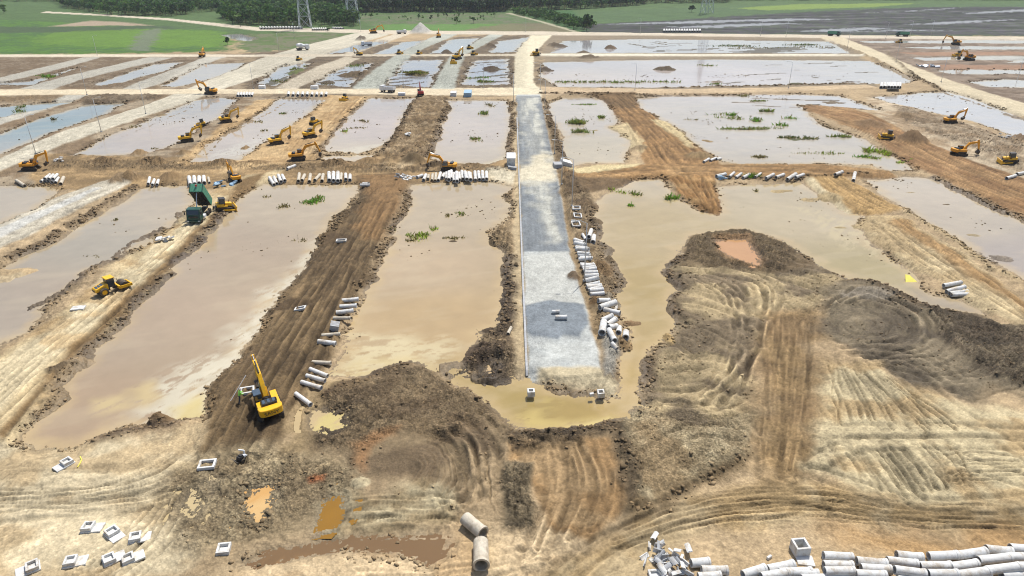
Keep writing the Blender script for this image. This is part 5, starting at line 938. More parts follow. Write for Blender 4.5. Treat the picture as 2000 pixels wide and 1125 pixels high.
prow([(369, 346, 371, 358), (379, 346, 380, 358), (389, 346, 389, 358), (398, 346, 399, 358), (407, 347, 409, 357, 5, 0, D_)], '%s pipe from the left in the short row above the tipped truck body', 'pipe row above the tipping truck', 7)
prow([(293, 349, 289, 358), (301, 349, 297, 359), (309, 350, 306, 359)], '%s pipe from the left of three at the head of the narrow left pond', 'three pipes at the narrow pond', 5.5)
zz = [(162+(255-162)*t, 322+(690-322)*t**1.12, 196+(352-196)*t, 334+(682-334)*t**1.12) for t in np.linspace(0, 1, 24)]
prow([(1080+a/3.518, 380+b/3.518, 1080+c/3.518, 380+d/3.518) for a, b, c, d in zz], '%s pipe from the top in the close packed row beside the paved road', 'close packed pipes by the paved road', 9, minlen=2.0)
z = [(310, 720, 390, 705), (335, 748, 420, 722), (320, 792, 428, 757, 11), (350, 800, 460, 827), (335, 855, 410, 832, 11), (375, 892, 430, 852), (350, 875, 337, 945, 13), (440, 890, 378, 922), (385, 925, 425, 1000, 11), (458, 910, 448, 970, 11), (502, 940, 500, 985, 13), (437, 770, 428, 800, 6), (402, 1020, 440, 1042, 9)]
prow([(1080+a[0]/3.518, 380+a[1]/3.518, 1080+a[2]/3.518, 380+a[3]/3.518, a[4] if len(a) > 4 else 10) for a in z], '%s pipe from the top in the tumbled heap at the lower road end', 'tumbled pipes by the paved road', 10, minlen=1.0)
prow([(1155, 450, 1150, 465, 8), (1160, 460, 1158, 473, 9), (1138, 455, 1144, 464, 6)], '%s loose pipe from the top above the close packed row', 'loose pipes by the paved road', 8)
z = [(230, 140, 335, 118, 7), (380, 150, 430, 118, 5.5), (455, 152, 515, 122, 5.5), (535, 148, 610, 122), (675, 152, 740, 116, 5), (800, 162, 885, 132), (915, 152, 1005, 120), (1050, 156, 1140, 118, 7), (1140, 154, 1230, 122), (1590, 144, 1670, 112), (1825, 95, 1810, 165, 6.5)]
prow([(1360+a[0]/5.882, 320+a[1]/5.882, 1360+a[2]/5.882, 320+a[3]/5.882, a[4] if len(a) > 4 else 6) for a in z], '%s pipe from the left along the brown cross track on the right', 'pipes along the right cross track', 6)
prow([(1844, 555, 1877, 551), (1850, 562, 1886, 558), (1855, 569, 1891, 565), (1858, 576, 1892, 575)], '%s pipe from the top of four lying together on the right sand bank', 'four pipes on the right sand bank', 8)
prow([(1375, 312, 1385, 307), (1387, 313, 1399, 307), (1399, 313, 1408, 308)], '%s pipe from the left of three at the muddy pond corner', 'three pipes at the pond corner', 5)
pipe((1966, 348), (1983, 343), 6, 'single pipe left of the right picture edge beside the haul road', 'loose pipes'); pipe((1986, 341), (2012, 335), 6, 'pipe cut by the right picture edge beside the haul road', 'loose pipes')
pipe((1078, 609), (1093, 609), 8, 'upper one of two pipes lying on the grey gravel', 'pipes on the gravel', minlen=.8); pipe((1085, 622), (1107, 622), 9, 'lower one of two pipes lying on the grey gravel', 'pipes on the gravel')
pipe((908, 1012), (944, 1042), 27, 'large weathered pipe lying slanted at the front muddy pool', 'large pipes in front', mt=D_); pipe((939, 1058), (940, 1106), 29, 'large weathered pipe pointing straight at the viewer at the front', 'large pipes in front', mt=D_)
pipe((992, 657), (998, 640), 6, 'slender pipe stub on the left verge of the paved road', 'loose pipes', mt=D_)
z1 = [(515, 428, 720, 402, 20), (640, 492, 895, 492), (590, 562, 840, 556), (1060, 548, 1280, 482), (1310, 490, 1580, 432), (1250, 565, 1520, 522), (1530, 508, 1830, 522)]
q = [(1250+a[0]/5.263, 1020+a[1]/5.263, 1250+a[2]/5.263, 1020+a[3]/5.263, 18, 0, W) for a in z1]
prow(q, '%s pipe at the loose left end of the big corner pile', 'big pipe pile in the front corner', 18)
z2 = [(135, 312, 405, 322, 0), (440, 358, 730, 382, 0), (725, 360, 1010, 388, 0), (805, 308, 1065, 322, 0), (1110, 312, 1385, 312, 0), (1385, 310, 1640, 272, 0), (1640, 255, 1890, 268, 0), (1870, 240, 2110, 248, 0), (130, 397, 415, 402, .0), (480, 425, 770, 442, 0), (1030, 408, 1320, 402, .0), (1320, 408, 1570, 378, 0), (1580, 352, 1870, 322, .0), (1860, 332, 2100, 332, 0), (145, 455, 425, 455, .45), (430, 482, 720, 492, .45), (790, 445, 1090, 472, .45), (1100, 482, 1390, 482, .45), (1390, 482, 1680, 452, .45), (1650, 442, 1960, 408, .45), (1950, 412, 2200, 402, .45)]
prow([(1580+a/4.762, 1020+b/4.762, 1580+c/4.762, 1020+d/4.762, 18, t, W if (k % 3) else MCON) for k, (a, b, c, d, t) in enumerate(z2)], '%s pipe of the big corner pile, counted from its back row', 'big pipe pile in the front corner', 18)
prow([(1580+a/4.762, 1020+b/4.762, 1580+c/4.762, 1020+d/4.762, 18, 0) for a, b, c, d in ((-270, 470, 20, 460), (-60, 530, 230, 520), (240, 540, 520, 550), (520, 545, 800, 555), (820, 540, 1110, 550), (1130, 545, 1400, 548), (1420, 540, 1700, 530), (1790, 505, 2070, 490))], '%s pipe from the left in the front row of the big corner pile', 'big pipe pile in the front corner', 18)
for k, (a, b) in enumerate([(450, 605), (485, 605), (518, 605), (548, 605), (580, 605), (615, 605), (650, 605)]): pipe((1640+(a+6)/5.556, 54+b/5.556), (1640+a/5.556, 61.5+b/5.556), 5.6, '%s bottom pipe from the left in the upper right stack' % ORD[k], 'neat stack by the upper right pond')
for k, a in enumerate((533, 565, 597, 632)): pipe((1640+(a+6)/5.556, 54+605/5.556), (1640+a/5.556, 61.5+605/5.556), 5.6, '%s top pipe from the left in the upper right stack' % ORD[k], 'neat stack by the upper right pond', tier=.85)
prow([(564+i*9.2, 181.5, 563+i*9.2, 186.5, 5) for i in range(9)], '%s pipe from the left in the row below the pale cross road', 'row below the pale cross road', 5)
prow([(466+i*5.5, 182, 464+i*5.5, 187, 4.5) for i in range(6)], '%s pipe from the left in the small white row above the left pond', 'small white row at the left pond', 4.5)
prow([(1297+i*5.0, 58, 1297+i*5.0, 61.5, 3.8) for i in range(15)], '%s pipe from the left in the white row along the far right road', 'white row along the far road', 3.8)
prow([(508+i*5.6, 53.0, 511+i*5.6, 55.8, 3.6) for i in range(15)], '%s pipe from the left in the white row left of the near pylon', 'white row left of the pylon', 3.6)
prow([(611+i*4.2, 55.5, 611+i*4.2, 58.0, 3.4) for i in range(7)], '%s pipe from the left in the short row right of the near pylon', 'short row right of the pylon', 3.4)
prow([(650+i*5, 54.0, 655+i*5, 55.6, 3.4) for i in range(4)], '%s dark mouthed pipe from the left beyond the short pylon row', 'dark pipes right of the pylon', 3.4)

# ------------------------------------------------------------------ precast boxes and other site goods
GC = 'precast catch basins lying in front'
def fz(x, y): return x/2.812, 725+y/2.812
for (x, y), h, sl, lb in ((fz(372, 508), -125, 1, 'white catch basin with its slab lying alone near the left pond end'), (fz(488, 866), 5, 1, 'top left white catch basin of the group in the front left'), (fz(618, 893), -35, 1, 'white catch basin in the top middle of the front left group'), (fz(745, 923), 20, 1, 'white catch basin at the upper right of the front left group'), (fz(392, 1055), 15, 1, 'white catch basin below the others, second from the left edge'), (fz(603, 1045), 40, 1, 'white catch basin leaning slab up right in the lower middle'), (fz(708, 1038), 35, 1, 'white catch basin at the lower right of the front left group'), (fz(182, 1080), -145, 1, 'white catch basin nearest the bottom left corner'), (fz(1230, 985), 10, 0, 'small white box chamber alone right of the front left group')):
    basin(lb, GC, x, y, h, slab=(1.9, 1.25) if sl else None, off=.38, w=1.1, l=1.0, h=.36, scale=.85 if sl else 1.0)
basin('tall grey white box chamber standing at the end of the pipe pile', GC, 1561, 1078, 5, w=1.15, l=1.15, h=.95, slab=None)
b = MB(); b.box((0, 0, .08), (1.3, 1.1, .16), MCON); o = tag(b.build('concrete_slab', None, .03), 'flat white concrete slab below the tall box chamber', 'slab'); place(o, 1572, 1096, -8, foot=.6)
basin('white box chamber standing in the yellow water below the road end', GC, 1037, 782, 3, w=.8, l=.8, h=.6, slab=None, dz=.75); basin('white box chamber on the bank corner beside the yellow channel', GC, 1173, 782, 3, w=.75, l=.75, h=.6, slab=None, dz=.5)
b = MB(); b.box((0, 0, .2), (.45, .3, .4), MCON); o = tag(b.build('concrete_block', None, .03), 'small white block in the yellow water beside the bank corner', 'block'); place(o, 1155, 786, 10, .7, foot=.4)
GF = 'square frames set in the fill strip'
def frame(label, x, y, head, w=1.5, l=1.5, dz=0): b = MB(); t = .2; b.box((0, w/2, .15), (l+t, t, .3), MCON); b.box((0, -w/2, .15), (l+t, t, .3), MCON); b.box((l/2, 0, .15), (t, w-t-.004, .296), MCON); b.box((-l/2, 0, .15), (t, w-t-.004, .296), MCON); o = tag(b.build('manhole_collar', None, .02), label, 'frame', GF); place(o, x, y, head, dz, foot=.8); return o
frame('white square frame in the upper dark hollow of the fill strip', 667, 472, 5, 1.0, 1.5); frame('white square frame in the lower dark hollow of the fill strip', 587, 604, 5, .8, 1.3); frame('white square frame lying by the tip of the fill strip', 405, 910, 10, 1.1, 1.3); frame('white frame beside the cab of the nearest excavator', 483, 764, 20, 1.2, 1.3)
b = MB(); b.box((0, 0, .12), (1.7, 1.2, .24), MCON); o = tag(b.build('concrete_slab', None, .03), 'pale slab lying on the left haul road below the roller', 'slab'); place(o, 153, 603, 10, foot=.7)
def sacks(name, label, cat, x, y, n, sx, sy, seed, mt=None, size=(1.1, .8, .22)):
    rg = random.Random(seed); root = thing(name, label, cat)
    for k in range(n):
        b = MB(); s = rg.uniform(.7, 1.2); b.box((0, 0, 0), (size[0]*s, size[1]*s, size[2]*rg.uniform(.6, 1.4)), mt or MCON, taper=rg.uniform(.8, .95)); o = b.build('panel' if 'panel' in name else 'piece', root, .02); o.location = (rg.uniform(-sx, sx), rg.uniform(-sy, sy), .15+.22*(k % 3)); o.rotation_euler = (rg.uniform(-.4, .4), rg.uniform(-.4, .4), rg.uniform(0, 3))
    place(root, x, y, 0, foot=1); return root
sacks('concrete_panel_heap', 'heap of white panels left of the long middle pipe row', 'panel heap', 797, 349, 14, 2.4, 1.6, 1); sacks('concrete_panel_heap', 'white panels lying beside the dark excavator above the bulldozer', 'panel heap', 437, 362, 9, 2.0, 1.4, 2, MBLUE); sacks('concrete_panel_heap', 'white plastic covered pieces on the left haul road bank', 'panel heap', 318, 472, 6, 1.4, 1.0, 3); sacks('concrete_panel_heap', 'broken pale blue pipe pieces beside the first pipe of the right track', 'panel heap', 1412, 349, 8, 1.4, .8, 4, MBLUE, (.8, .5, .3)); sacks('concrete_panel_heap', 'pile of grey sheets beside the right diagonal road', 'panel heap', 1811, 130, 12, 3.4, 3.0, 5, MGALV, (2.2, 1.6, .3)); sacks('concrete_panel_heap', 'white sheets beside the upper right pond bank', 'panel heap', 1962, 268, 8, 2.2, 1.2, 6); sacks('concrete_panel_heap', 'white debris on the bank beside the far left excavator', 'panel heap', 118, 314, 7, 1.4, 1.0, 7, None, (.8, .5, .2)); sacks('concrete_panel_heap', 'white debris patch on the upper middle bank', 'panel heap', 795, 263, 3, .9, .7, 8)
def rubble():
    rg = random.Random(5); root = thing('rubble_heap', 'heap of broken concrete pipe shards left of the front pipe pile', 'rubble')
    for k in range(46):
        b = MB(); r = rg.uniform(.3, .4); a0 = rg.uniform(0, 6); n = 5; L = rg.uniform(.4, 1.1); v = []
        for x in (-L/2, L/2):
            for q in (r, r-.08):
                for i in range(n): a = a0+i*.35; v.append((x+rg.uniform(-.06, .06), math.cos(a)*q, math.sin(a)*q))
        f = []
        for i in range(n-1): f += [(i, i+1, 2*n+i+1, 2*n+i), (n+i, 3*n+i, 3*n+i+1, n+i+1), (i, n+i, n+i+1, i+1), (2*n+i, 2*n+i+1, 3*n+i+1, 3*n+i)]
        f += [(0, 2*n, 3*n, n), (n-1, 2*n-1, 4*n-1, 3*n-1)]
        b.add(v, f, MCON if k % 3 else MCONG); o = b.build('shard', root); t = rg.random(); o.location = (rg.gauss(0, .75), rg.gauss(0, 1.1), .12+.3*rg.random()); o.rotation_euler = (rg.uniform(0, 6), rg.uniform(-.35, .35), rg.uniform(0, 6))
    place(root, 1302, 1098, 0, foot=1)
rubble()
basin('grey white box frame at the bottom edge beside the rubble heap', GC, 1286, 1128, 5, w=1.2, l=1.4, h=.3, slab=None)
b = MB(); b.box((0, 0, .18), (.5, .22, .36), MCON); o = tag(b.build('concrete_block', None, .03), 'small white block between rubble heap and pipe pile', 'block'); place(o, 1331, 1092, 60, foot=.4); b = MB(); b.box((0, 0, .14), (.5, .2, .28), MCON); o = tag(b.build('concrete_block', None, .03), 'small white block left of the tall box chamber', 'block'); place(o, 1502, 1091, 35, foot=.4)
def kerb_stack(label, x, y, head, nx, nz, mt, d=(1.0, .35, .3), cover=None):
    root = thing('kerb_stone_stack', label, 'kerb stones')
    for i in range(nx):
        for k in range(nz): b = MB(); b.box((0, (i-nx/2)*(d[1]+.04), d[2]/2+k*(d[2]+.01)), d, mt); b.build('kerb_stone', root, .015)
    if cover: b = MB(); b.box((0, -.2, nz*(d[2]+.01)+.06), (d[0]+.15, nx*(d[1]+.05), .12), cover); b.build('cover', root, .03)
    place(root, x, y, head, foot=1); return root
kerb_stack('tall white covered stack on the left verge of the paved road', 998, 322, 0, 10, 6, MCON, (1.9, .4, .36), MWHT); kerb_stack('grey kerb stones in front of the white covered stack', 1000, 330, 0, 3, 2, MCONG, (1.9, .4, .3)); kerb_stack('grey kerb stones stacked on the right verge of the paved road', 1089, 326, 4, 6, 3, MCONG, (1.9, .5, .3)); kerb_stack('white boards stacked behind the grey kerb stones on the right', 1104, 321, 4, 7, 3, MCON, (2.4, .5, .3)); kerb_stack('small pallet of pale blocks among the pipes of the fill strip', 653, 640, 6, 4, 3, MCONG, (1.1, .28, .28)); kerb_stack('white stack at the right end of the pale cross road', 886, 186, 0, 5, 3, MWHT, (2.0, .5, .45)); kerb_stack('pale blue stack beside the cross road end', 914, 187, 0, 9, 4, MBLUE, (2.6, .5, .4)); kerb_stack('white stack on the pale road left of the red machine', 785, 185, 0, 3, 2, MWHT, (2.4, .5, .45)); kerb_stack('white stack beside the upper middle pool', 615, 174, 0, 3, 3, MWHT, (2.6, .5, .4)); kerb_stack('white stack beside the upper left pool', 513, 173, 0, 3, 3, MWHT, (2.2, .5, .4))
for k, (x, y) in enumerate(((1126, 408), (1128, 422), (1125, 438))):
    o = frame('%s grey white frame from the top beside the paved road' % ORD[k], x, y, 85+6*k, 1.3, 1.6, .05); o['group'] = 'frames beside the paved road'
b = MB(); b.prism([(0, 0), (1.9, 0), (1.1, 1.5), (.5, 1.65)], 0, .06, MTARP, 'z'); o = tag(b.build('yellow_tarp'), 'bright yellow sheet lying on the wet bank at the right', 'tarp'); place(o, 1768, 556, 0, .2, 1.0, foot=.8); o.rotation_quaternion = Matrix.Rotation(R(28), 3, 'X').to_quaternion()
# cloth-like hose of the left basin
b = MB(); pts = [(157, 893), (160, 900), (157, 908), (152, 914)]; W3 = [Vector((float(px2w(*p)[0]), float(px2w(*p)[1]), g1(*px2w(*p))+.05)) for p in pts]
for a, c in zip(W3[:-1], W3[1:]): b.cyl(a, c, .05, MTARP, 6)
tag(b.build('strap'), 'yellow green strap lying beside the lone catch basin', 'strap')
# kerb along the left side of the paved road
L = P([(1010, 232), (1014, 340), (1020, 500), (1026, 640), (1030, 730)]); kr = thing('road_kerb', 'pale concrete kerb along the left edge of the paved road', 'kerb')
for a, c in zip(smooth(L, 12)[:-1], smooth(L, 12)[1:]):
    za, zc = g1(*a), g1(*c); b = MB(); b.beam((a[0]-.05, a[1]+.02, za+.06), (c[0]-.05, c[1]-.02, zc+.06), .26, .26, MCONG); b.build('kerb_stone', kr)

# ------------------------------------------------------------------ lamp posts and pylons
def lamp(h=9.0):
    root = thing('lamp_post', '', 'lamp post', 'lamp posts along the site roads'); b = MB(); b.cyl((0, 0, 0), (0, 0, h), .10, MPOLE, 8, .05); b.build('pole', root, smooth=True); b = MB(); b.cyl((0, 0, h-.02), (-.9, 0, h+.35), .035, MPOLE, 6); b.cyl((-.9, 0, h+.35), (-1.7, 0, h+.4), .035, MPOLE, 6); b.build('arm', root); b = MB(); b.box((-1.95, 0, h+.4), (.6, .22, .1), MPOLE); b.build('lamp_head', root); b = MB(); b.box((0, 0, .1), (.4, .4, .25), MCONG); b.build('base', root); remember(root); return root
lp = lamp(); LP = [(1141, 548, 'right of the gravel end of the paved road'), (1117, 402, 'beside the stacked frames on the right verge'), (1097, 360, 'beside the grey kerb stones'), (1083, 300, 'on the right verge of the upper paved road'), (1064, 215, 'at the upper right corner of the paved road'), (1003, 200, 'at the upper left corner of the paved road'), (70, 300, 'on the white diagonal road above the far left excavator'), (198, 258, 'on the white diagonal road, second from the left edge'), (285, 222, 'on the white diagonal road, third from the left edge'), (495, 172, 'at the crossing of the diagonal and cross roads'), (170, 185, 'at the left fork of the pale cross road'), (1055, 175, 'at the right corner of the cream crossroads'), (945, 172, 'beside the last upper pool'), (788, 170, 'between the upper pools on the cross road'), (1540, 172, 'on the middle of the right cross track'), (1240, 176, 'on the left part of the right cross track'), (1730, 75, 'at the top of the right flooded strips, left one'), (1777, 72, 'at the top of the right flooded strips, middle one'), (1818, 70, 'at the top of the right flooded strips, right one'), (1838, 160, 'on the lower right diagonal road'), (1655, 92, 'on the upper right diagonal road'), (1750, 120, 'halfway down the right diagonal road'), (1027, 62, 'on the far road beyond the cream road'), (1250, 66, 'on the far road by the white pipe row'), (575, 75, 'on the road in front of the near pylon'), (705, 62, 'on the road right of the near pylon'), (545, 100, 'beside the mixer truck'), (1485, 70, 'on the far road right of the white pipe row'), (1535, 72, 'on the far road near its right corner'), (190, 108, 'below the green meadow on the left'), (1985, 162, 'at the right edge by the flooded strips')]
for k, (x, y, w) in enumerate(LP):
    o = lp if k == 0 else copy_tree(lp); o['label'] = 'slender grey lamp post '+w; place(o, x, y, (180 if x < 1000 else 0)+random.uniform(-8, 8)); o.rotation_quaternion = Matrix.Rotation(R(180 if x < 1000 else 0), 3, 'Z').to_quaternion()
def pylon(name, label, x, y, h=60, base=9.5, turn=.25):
    root = thing(name, label, 'pylon', 'power pylons'); b = MB(); n = 9; lv = [(h*(1-(1-k/n)**1.25), base/2*(1-k/n)**1.1+.7) for k in range(n+1)]
    cs = lambda w, z: [(w, w, z), (-w, w, z), (-w, -w, z), (w, -w, z)]
    for k in range(n):
        A, B = cs(lv[k][1], lv[k][0]), cs(lv[k+1][1], lv[k+1][0])
        for i in range(4): b.beam(A[i], B[i], .32, .32, MGALV)
    b.build('leg_frame', root); b = MB()
    for k in range(n):
        A, B = cs(lv[k][1], lv[k][0]), cs(lv[k+1][1], lv[k+1][0])
        for i in range(4): j = (i+1) % 4; b.beam(A[i], B[j], .16, .16, MGALV); b.beam(A[j], B[i], .16, .16, MGALV); b.beam(B[i], B[j], .16, .16, MGALV)
    b.build('bracing', root); b = MB()
    for z in (h*.72, h*.84, h*.95):
        for s in (-1, 1): b.beam((0, 0, z), (s*7, 0, z+.6), .5, .7, MGALV, .15, .15)
    b.build('cross_arm', root); place(root, x, y, 0, foot=3); root.rotation_quaternion = Matrix.Rotation(turn, 3, 'Z').to_quaternion(); return root
pylon('pylon', 'tall grey lattice pylon standing behind the white pipe row', 597, 56, 58, 6.5, .4); pylon('pylon', 'faint distant lattice pylon in front of the dark forest', 690, 46, 60, 7, .4); pylon('pylon', 'distant lattice pylon standing in the right green meadow', 1380, 26, 58, 7, .3)

# ------------------------------------------------------------------ people
def person(label, joints, vest, hat, x, y, head, extra=None):
    root = thing('person', label, 'person'); J = joints; E = [('pel', 'che'), ('che', 'nec'), ('nec', 'hea'), ('che', 'shl'), ('shl', 'ell'), ('ell', 'hal'), ('che', 'shr'), ('shr', 'elr'), ('elr', 'har'), ('pel', 'hil'), ('hil', 'knl'), ('knl', 'anl'), ('anl', 'tol'), ('pel', 'hir'), ('hir', 'knr'), ('knr', 'anr'), ('anr', 'tor')]
    rad = dict(pel=.15, che=.17, nec=.06, hea=.11, shl=.075, shr=.075, ell=.05, elr=.05, hal=.045, har=.045, hil=.1, hir=.1, knl=.075, knr=.075, anl=.05, anr=.05, tol=.05, tor=.05); names = list(J)
    me = bpy.data.meshes.new('body'); me.from_pydata([J[k] for k in names], [(names.index(a), names.index(b)) for a, b in E], []); o = bpy.data.objects.new('body', me); COL.objects.link(o)
    sk = o.modifiers.new('s', 'SKIN')
    for i, k in enumerate(names): me.skin_vertices[0].data[i].radius = (rad[k], rad[k]); me.skin_vertices[0].data[i].use_root = (k == 'pel')
    sb = o.modifiers.new('d', 'SUBSURF'); sb.levels = 1; bpy.context.view_layer.update()
    m2 = bpy.data.meshes.new_from_object(o.evaluated_get(bpy.context.evaluated_depsgraph_get())); bpy.data.objects.remove(o); m2.materials.clear()
    for mm in (vest, MTROU, MSKIN): m2.materials.append(mm)
    hz, pz = J['nec'][2]+.03, J['pel'][2]+.02
    for p in m2.polygons: c = p.center; p.material_index = 2 if (c.z > hz and (c-Vector(J['hea'])).length < .3) else (0 if c.z > pz else 1); p.use_smooth = True
    ob = bpy.data.objects.new('body', m2); COL.objects.link(ob); ob.parent = root
    b = MB(); hx, hy, hz = J['hea']; b.cyl((hx, hy, hz+.03), (hx, hy, hz+.1), .15, hat, 12, .13); b.cyl((hx, hy, hz+.1), (hx, hy, hz+.17), .13, hat, 12, .06); b.cyl((hx+.05, hy, hz+.02), (hx+.05, hy, hz+.04), .17, hat, 12); b.build('helmet', root, smooth=True)
    if extra: extra(root)
    place(root, x, y, head, foot=.4); return root
ST_ = dict(pel=(0, 0, .95), che=(.05, 0, 1.3), nec=(.07, 0, 1.5), hea=(.1, 0, 1.66), shl=(.05, .2, 1.42), ell=(.2, .3, 1.2), hal=(.42, .18, 1.15), shr=(.05, -.2, 1.42), elr=(.2, -.3, 1.2), har=(.42, -.05, 1.1), hil=(0, .1, .9), knl=(.08, .13, .5), anl=(.0, .15, .08), tol=(.18, .15, .05), hir=(0, -.1, .9), knr=(.02, -.14, .5), anr=(-.1, -.16, .08), tor=(.08, -.16, .05))
person('worker in a bright green vest and white helmet holding a long staff near the excavator', ST_, MVEST, MHAT, 467, 786, 35)
b = MB(); X, Y = px2w(466, 783); zz_ = g1(X, Y); X, Y = float(X)+.3, float(Y)+.2; b.cyl((X-.75, Y-1.0, zz_+.1), (X+.55, Y+.85, zz_+2.1), .035, MWHT, 6); tag(b.build('staff'), 'long white levelling staff held by the green vested worker', 'staff')
pu = thing('water_pump', 'small dark motor pump with pale pipe bends at the tip of the fill strip', 'pump')
b = MB(); b.box((0, 0, .42), (.55, .4, .4), MBLK); b.box((.05, 0, .68), (.35, .32, .14), MBLK); b.build('engine', pu, .03)
b = MB(); b.beam((-.45, -.22, .2), (.5, -.22, .2), .06, .06, MBLK); b.beam((-.45, .22, .2), (.5, .22, .2), .06, .06, MBLK); b.beam((-.45, -.22, .2), (-.75, -.22, .55), .04, .04, MGALV); b.beam((-.45, .22, .2), (-.75, .22, .55), .04, .04, MGALV); b.build('frame', pu)
for s_ in (-1, 1): wheel(pu, (.1, s_*.34, .2), .2, .1, rim=MBUCK)
b = MB(); b.cyl((.3, 0, .45), (.55, 0, .45), .2, MGALV, 14); b.build('pump_casing', pu)
b = MB(); b.cyl((.5, 0, .55), (.5, .1, .95), .07, MWHT, 8); b.cyl((.5, .1, .95), (.2, .5, .98), .07, MWHT, 8); b.cyl((.55, 0, .42), (1.1, .2, .12), .07, MWHT, 8); b.build('hose', pu); place(pu, 468, 901, 60, foot=.4)
# ------------------------------------------------------------------ plants in the water
def blades(n, rx, ry, h, col, seed, wid=.22):
    rg = np.random.RandomState(seed); a = rg.rand(n)*6.28; r = rg.rand(n)**.6; k6 = rg.randint(0, 7, n); ox = rg.randn(7)*.45; oy = rg.randn(7)*.45; x = (np.cos(a)*r*.5+ox[k6])*rx; y = (np.sin(a)*r*.5+oy[k6])*ry; hh = h*(.4+.8*rg.rand(n))*(1.15-.6*r)
    th = rg.rand(n)*6.28; lx = rg.randn(n)*.75*hh; ly = rg.randn(n)*.75*hh; w = wid*.6*(.6+.8*rg.rand(n)); co = np.zeros((n, 4, 3))
    co[:, 0] = np.stack([x-np.cos(th)*w, y-np.sin(th)*w, 0*x-.05], 1); co[:, 1] = np.stack([x+np.cos(th)*w, y+np.sin(th)*w, 0*x-.05], 1)
    co[:, 2] = np.stack([x+lx+np.cos(th)*w*.35, y+ly+np.sin(th)*w*.35, hh], 1); co[:, 3] = np.stack([x+lx-np.cos(th)*w*.35, y+ly-np.sin(th)*w*.35, hh], 1)
    c = np.array(col)[None, :]*(.6+.8*rg.rand(n))[:, None]; c[rg.rand(n) < .28] = S(140, 128, 84); return co.reshape(-1, 3), np.repeat(c, 4, 0)
G1, G2_, G3 = S(108, 156, 58), S(122, 140, 72), S(146, 172, 66); BR = S(124, 114, 80)
BIG = [(610, 390, 26, 2.4, 260, .5, G1, 'big bright green weed patch at the head of the big left pond'), (815, 462, 26, 1.6, 110, .7, G3, 'loose yellow green weeds in the middle pond'), (1135, 240, 28, 1.6, 260, 1.2, G2_, 'long reed clump in the small pond right of the paved road'), (1135, 258, 24, 1.2, 140, 1.0, G2_, 'lower reed strip in the small pond right of the road'), (1174, 230, 9, 1.0, 80, 1.0, G2_, 'small round reed clump in the small right pond'), (1555, 270, 38, 1.2, 240, .7, S(84, 98, 52), 'dark green elongated weed bank in the large right pond'), (1697, 296, 18, 1.6, 140, 1.1, G3, 'tall yellow green reeds at the right pond corner'), (1728, 300, 14, 1.6, 80, .9, G3, 'yellow green reeds beside the brown haul road'), (1470, 350, 16, 1.2, 130, .8, G1, 'green weeds growing below the right pipe row'), (1312, 388, 12, .8, 110, .9, G1, 'rounded green bush at the tip of the brown tongue'), (1648, 267, 18, 1.0, 110, .9, G2_, 'low green clump right of the dark weed bank'), (1685, 307, 16, .8, 60, .7, G1, 'small green clump below the tall yellow reeds'), (1140, 204, 28, .9, 120, .35, G1, 'thin bright green strip at the top of the small right pond'), (1440, 252, 48, 1.2, 200, .8, G2_, 'long weed line in the large right pond'), (1480, 236, 16, 1.6, 110, 1.1, G1, 'tall weeds in the upper middle of the large right pond'), (1432, 226, 8, 1.2, 60, 1.1, G1, 'small leafy clump left of the tall weeds'), (1500, 218, 10, 1.2, 120, 1.0, G2_, 'leafy clump above the tall weeds in the right pond'), (90, 150, 30, 3, 420, .8, G1, 'green weed patch in the pool of the upper left field'), (815, 147, 26, 3, 420, .8, S(110, 122, 50), 'yellow green islet growth in the upper middle pool'), (950, 160, 20, 2.4, 300, .7, G2_, 'green growth in the last upper pool')]
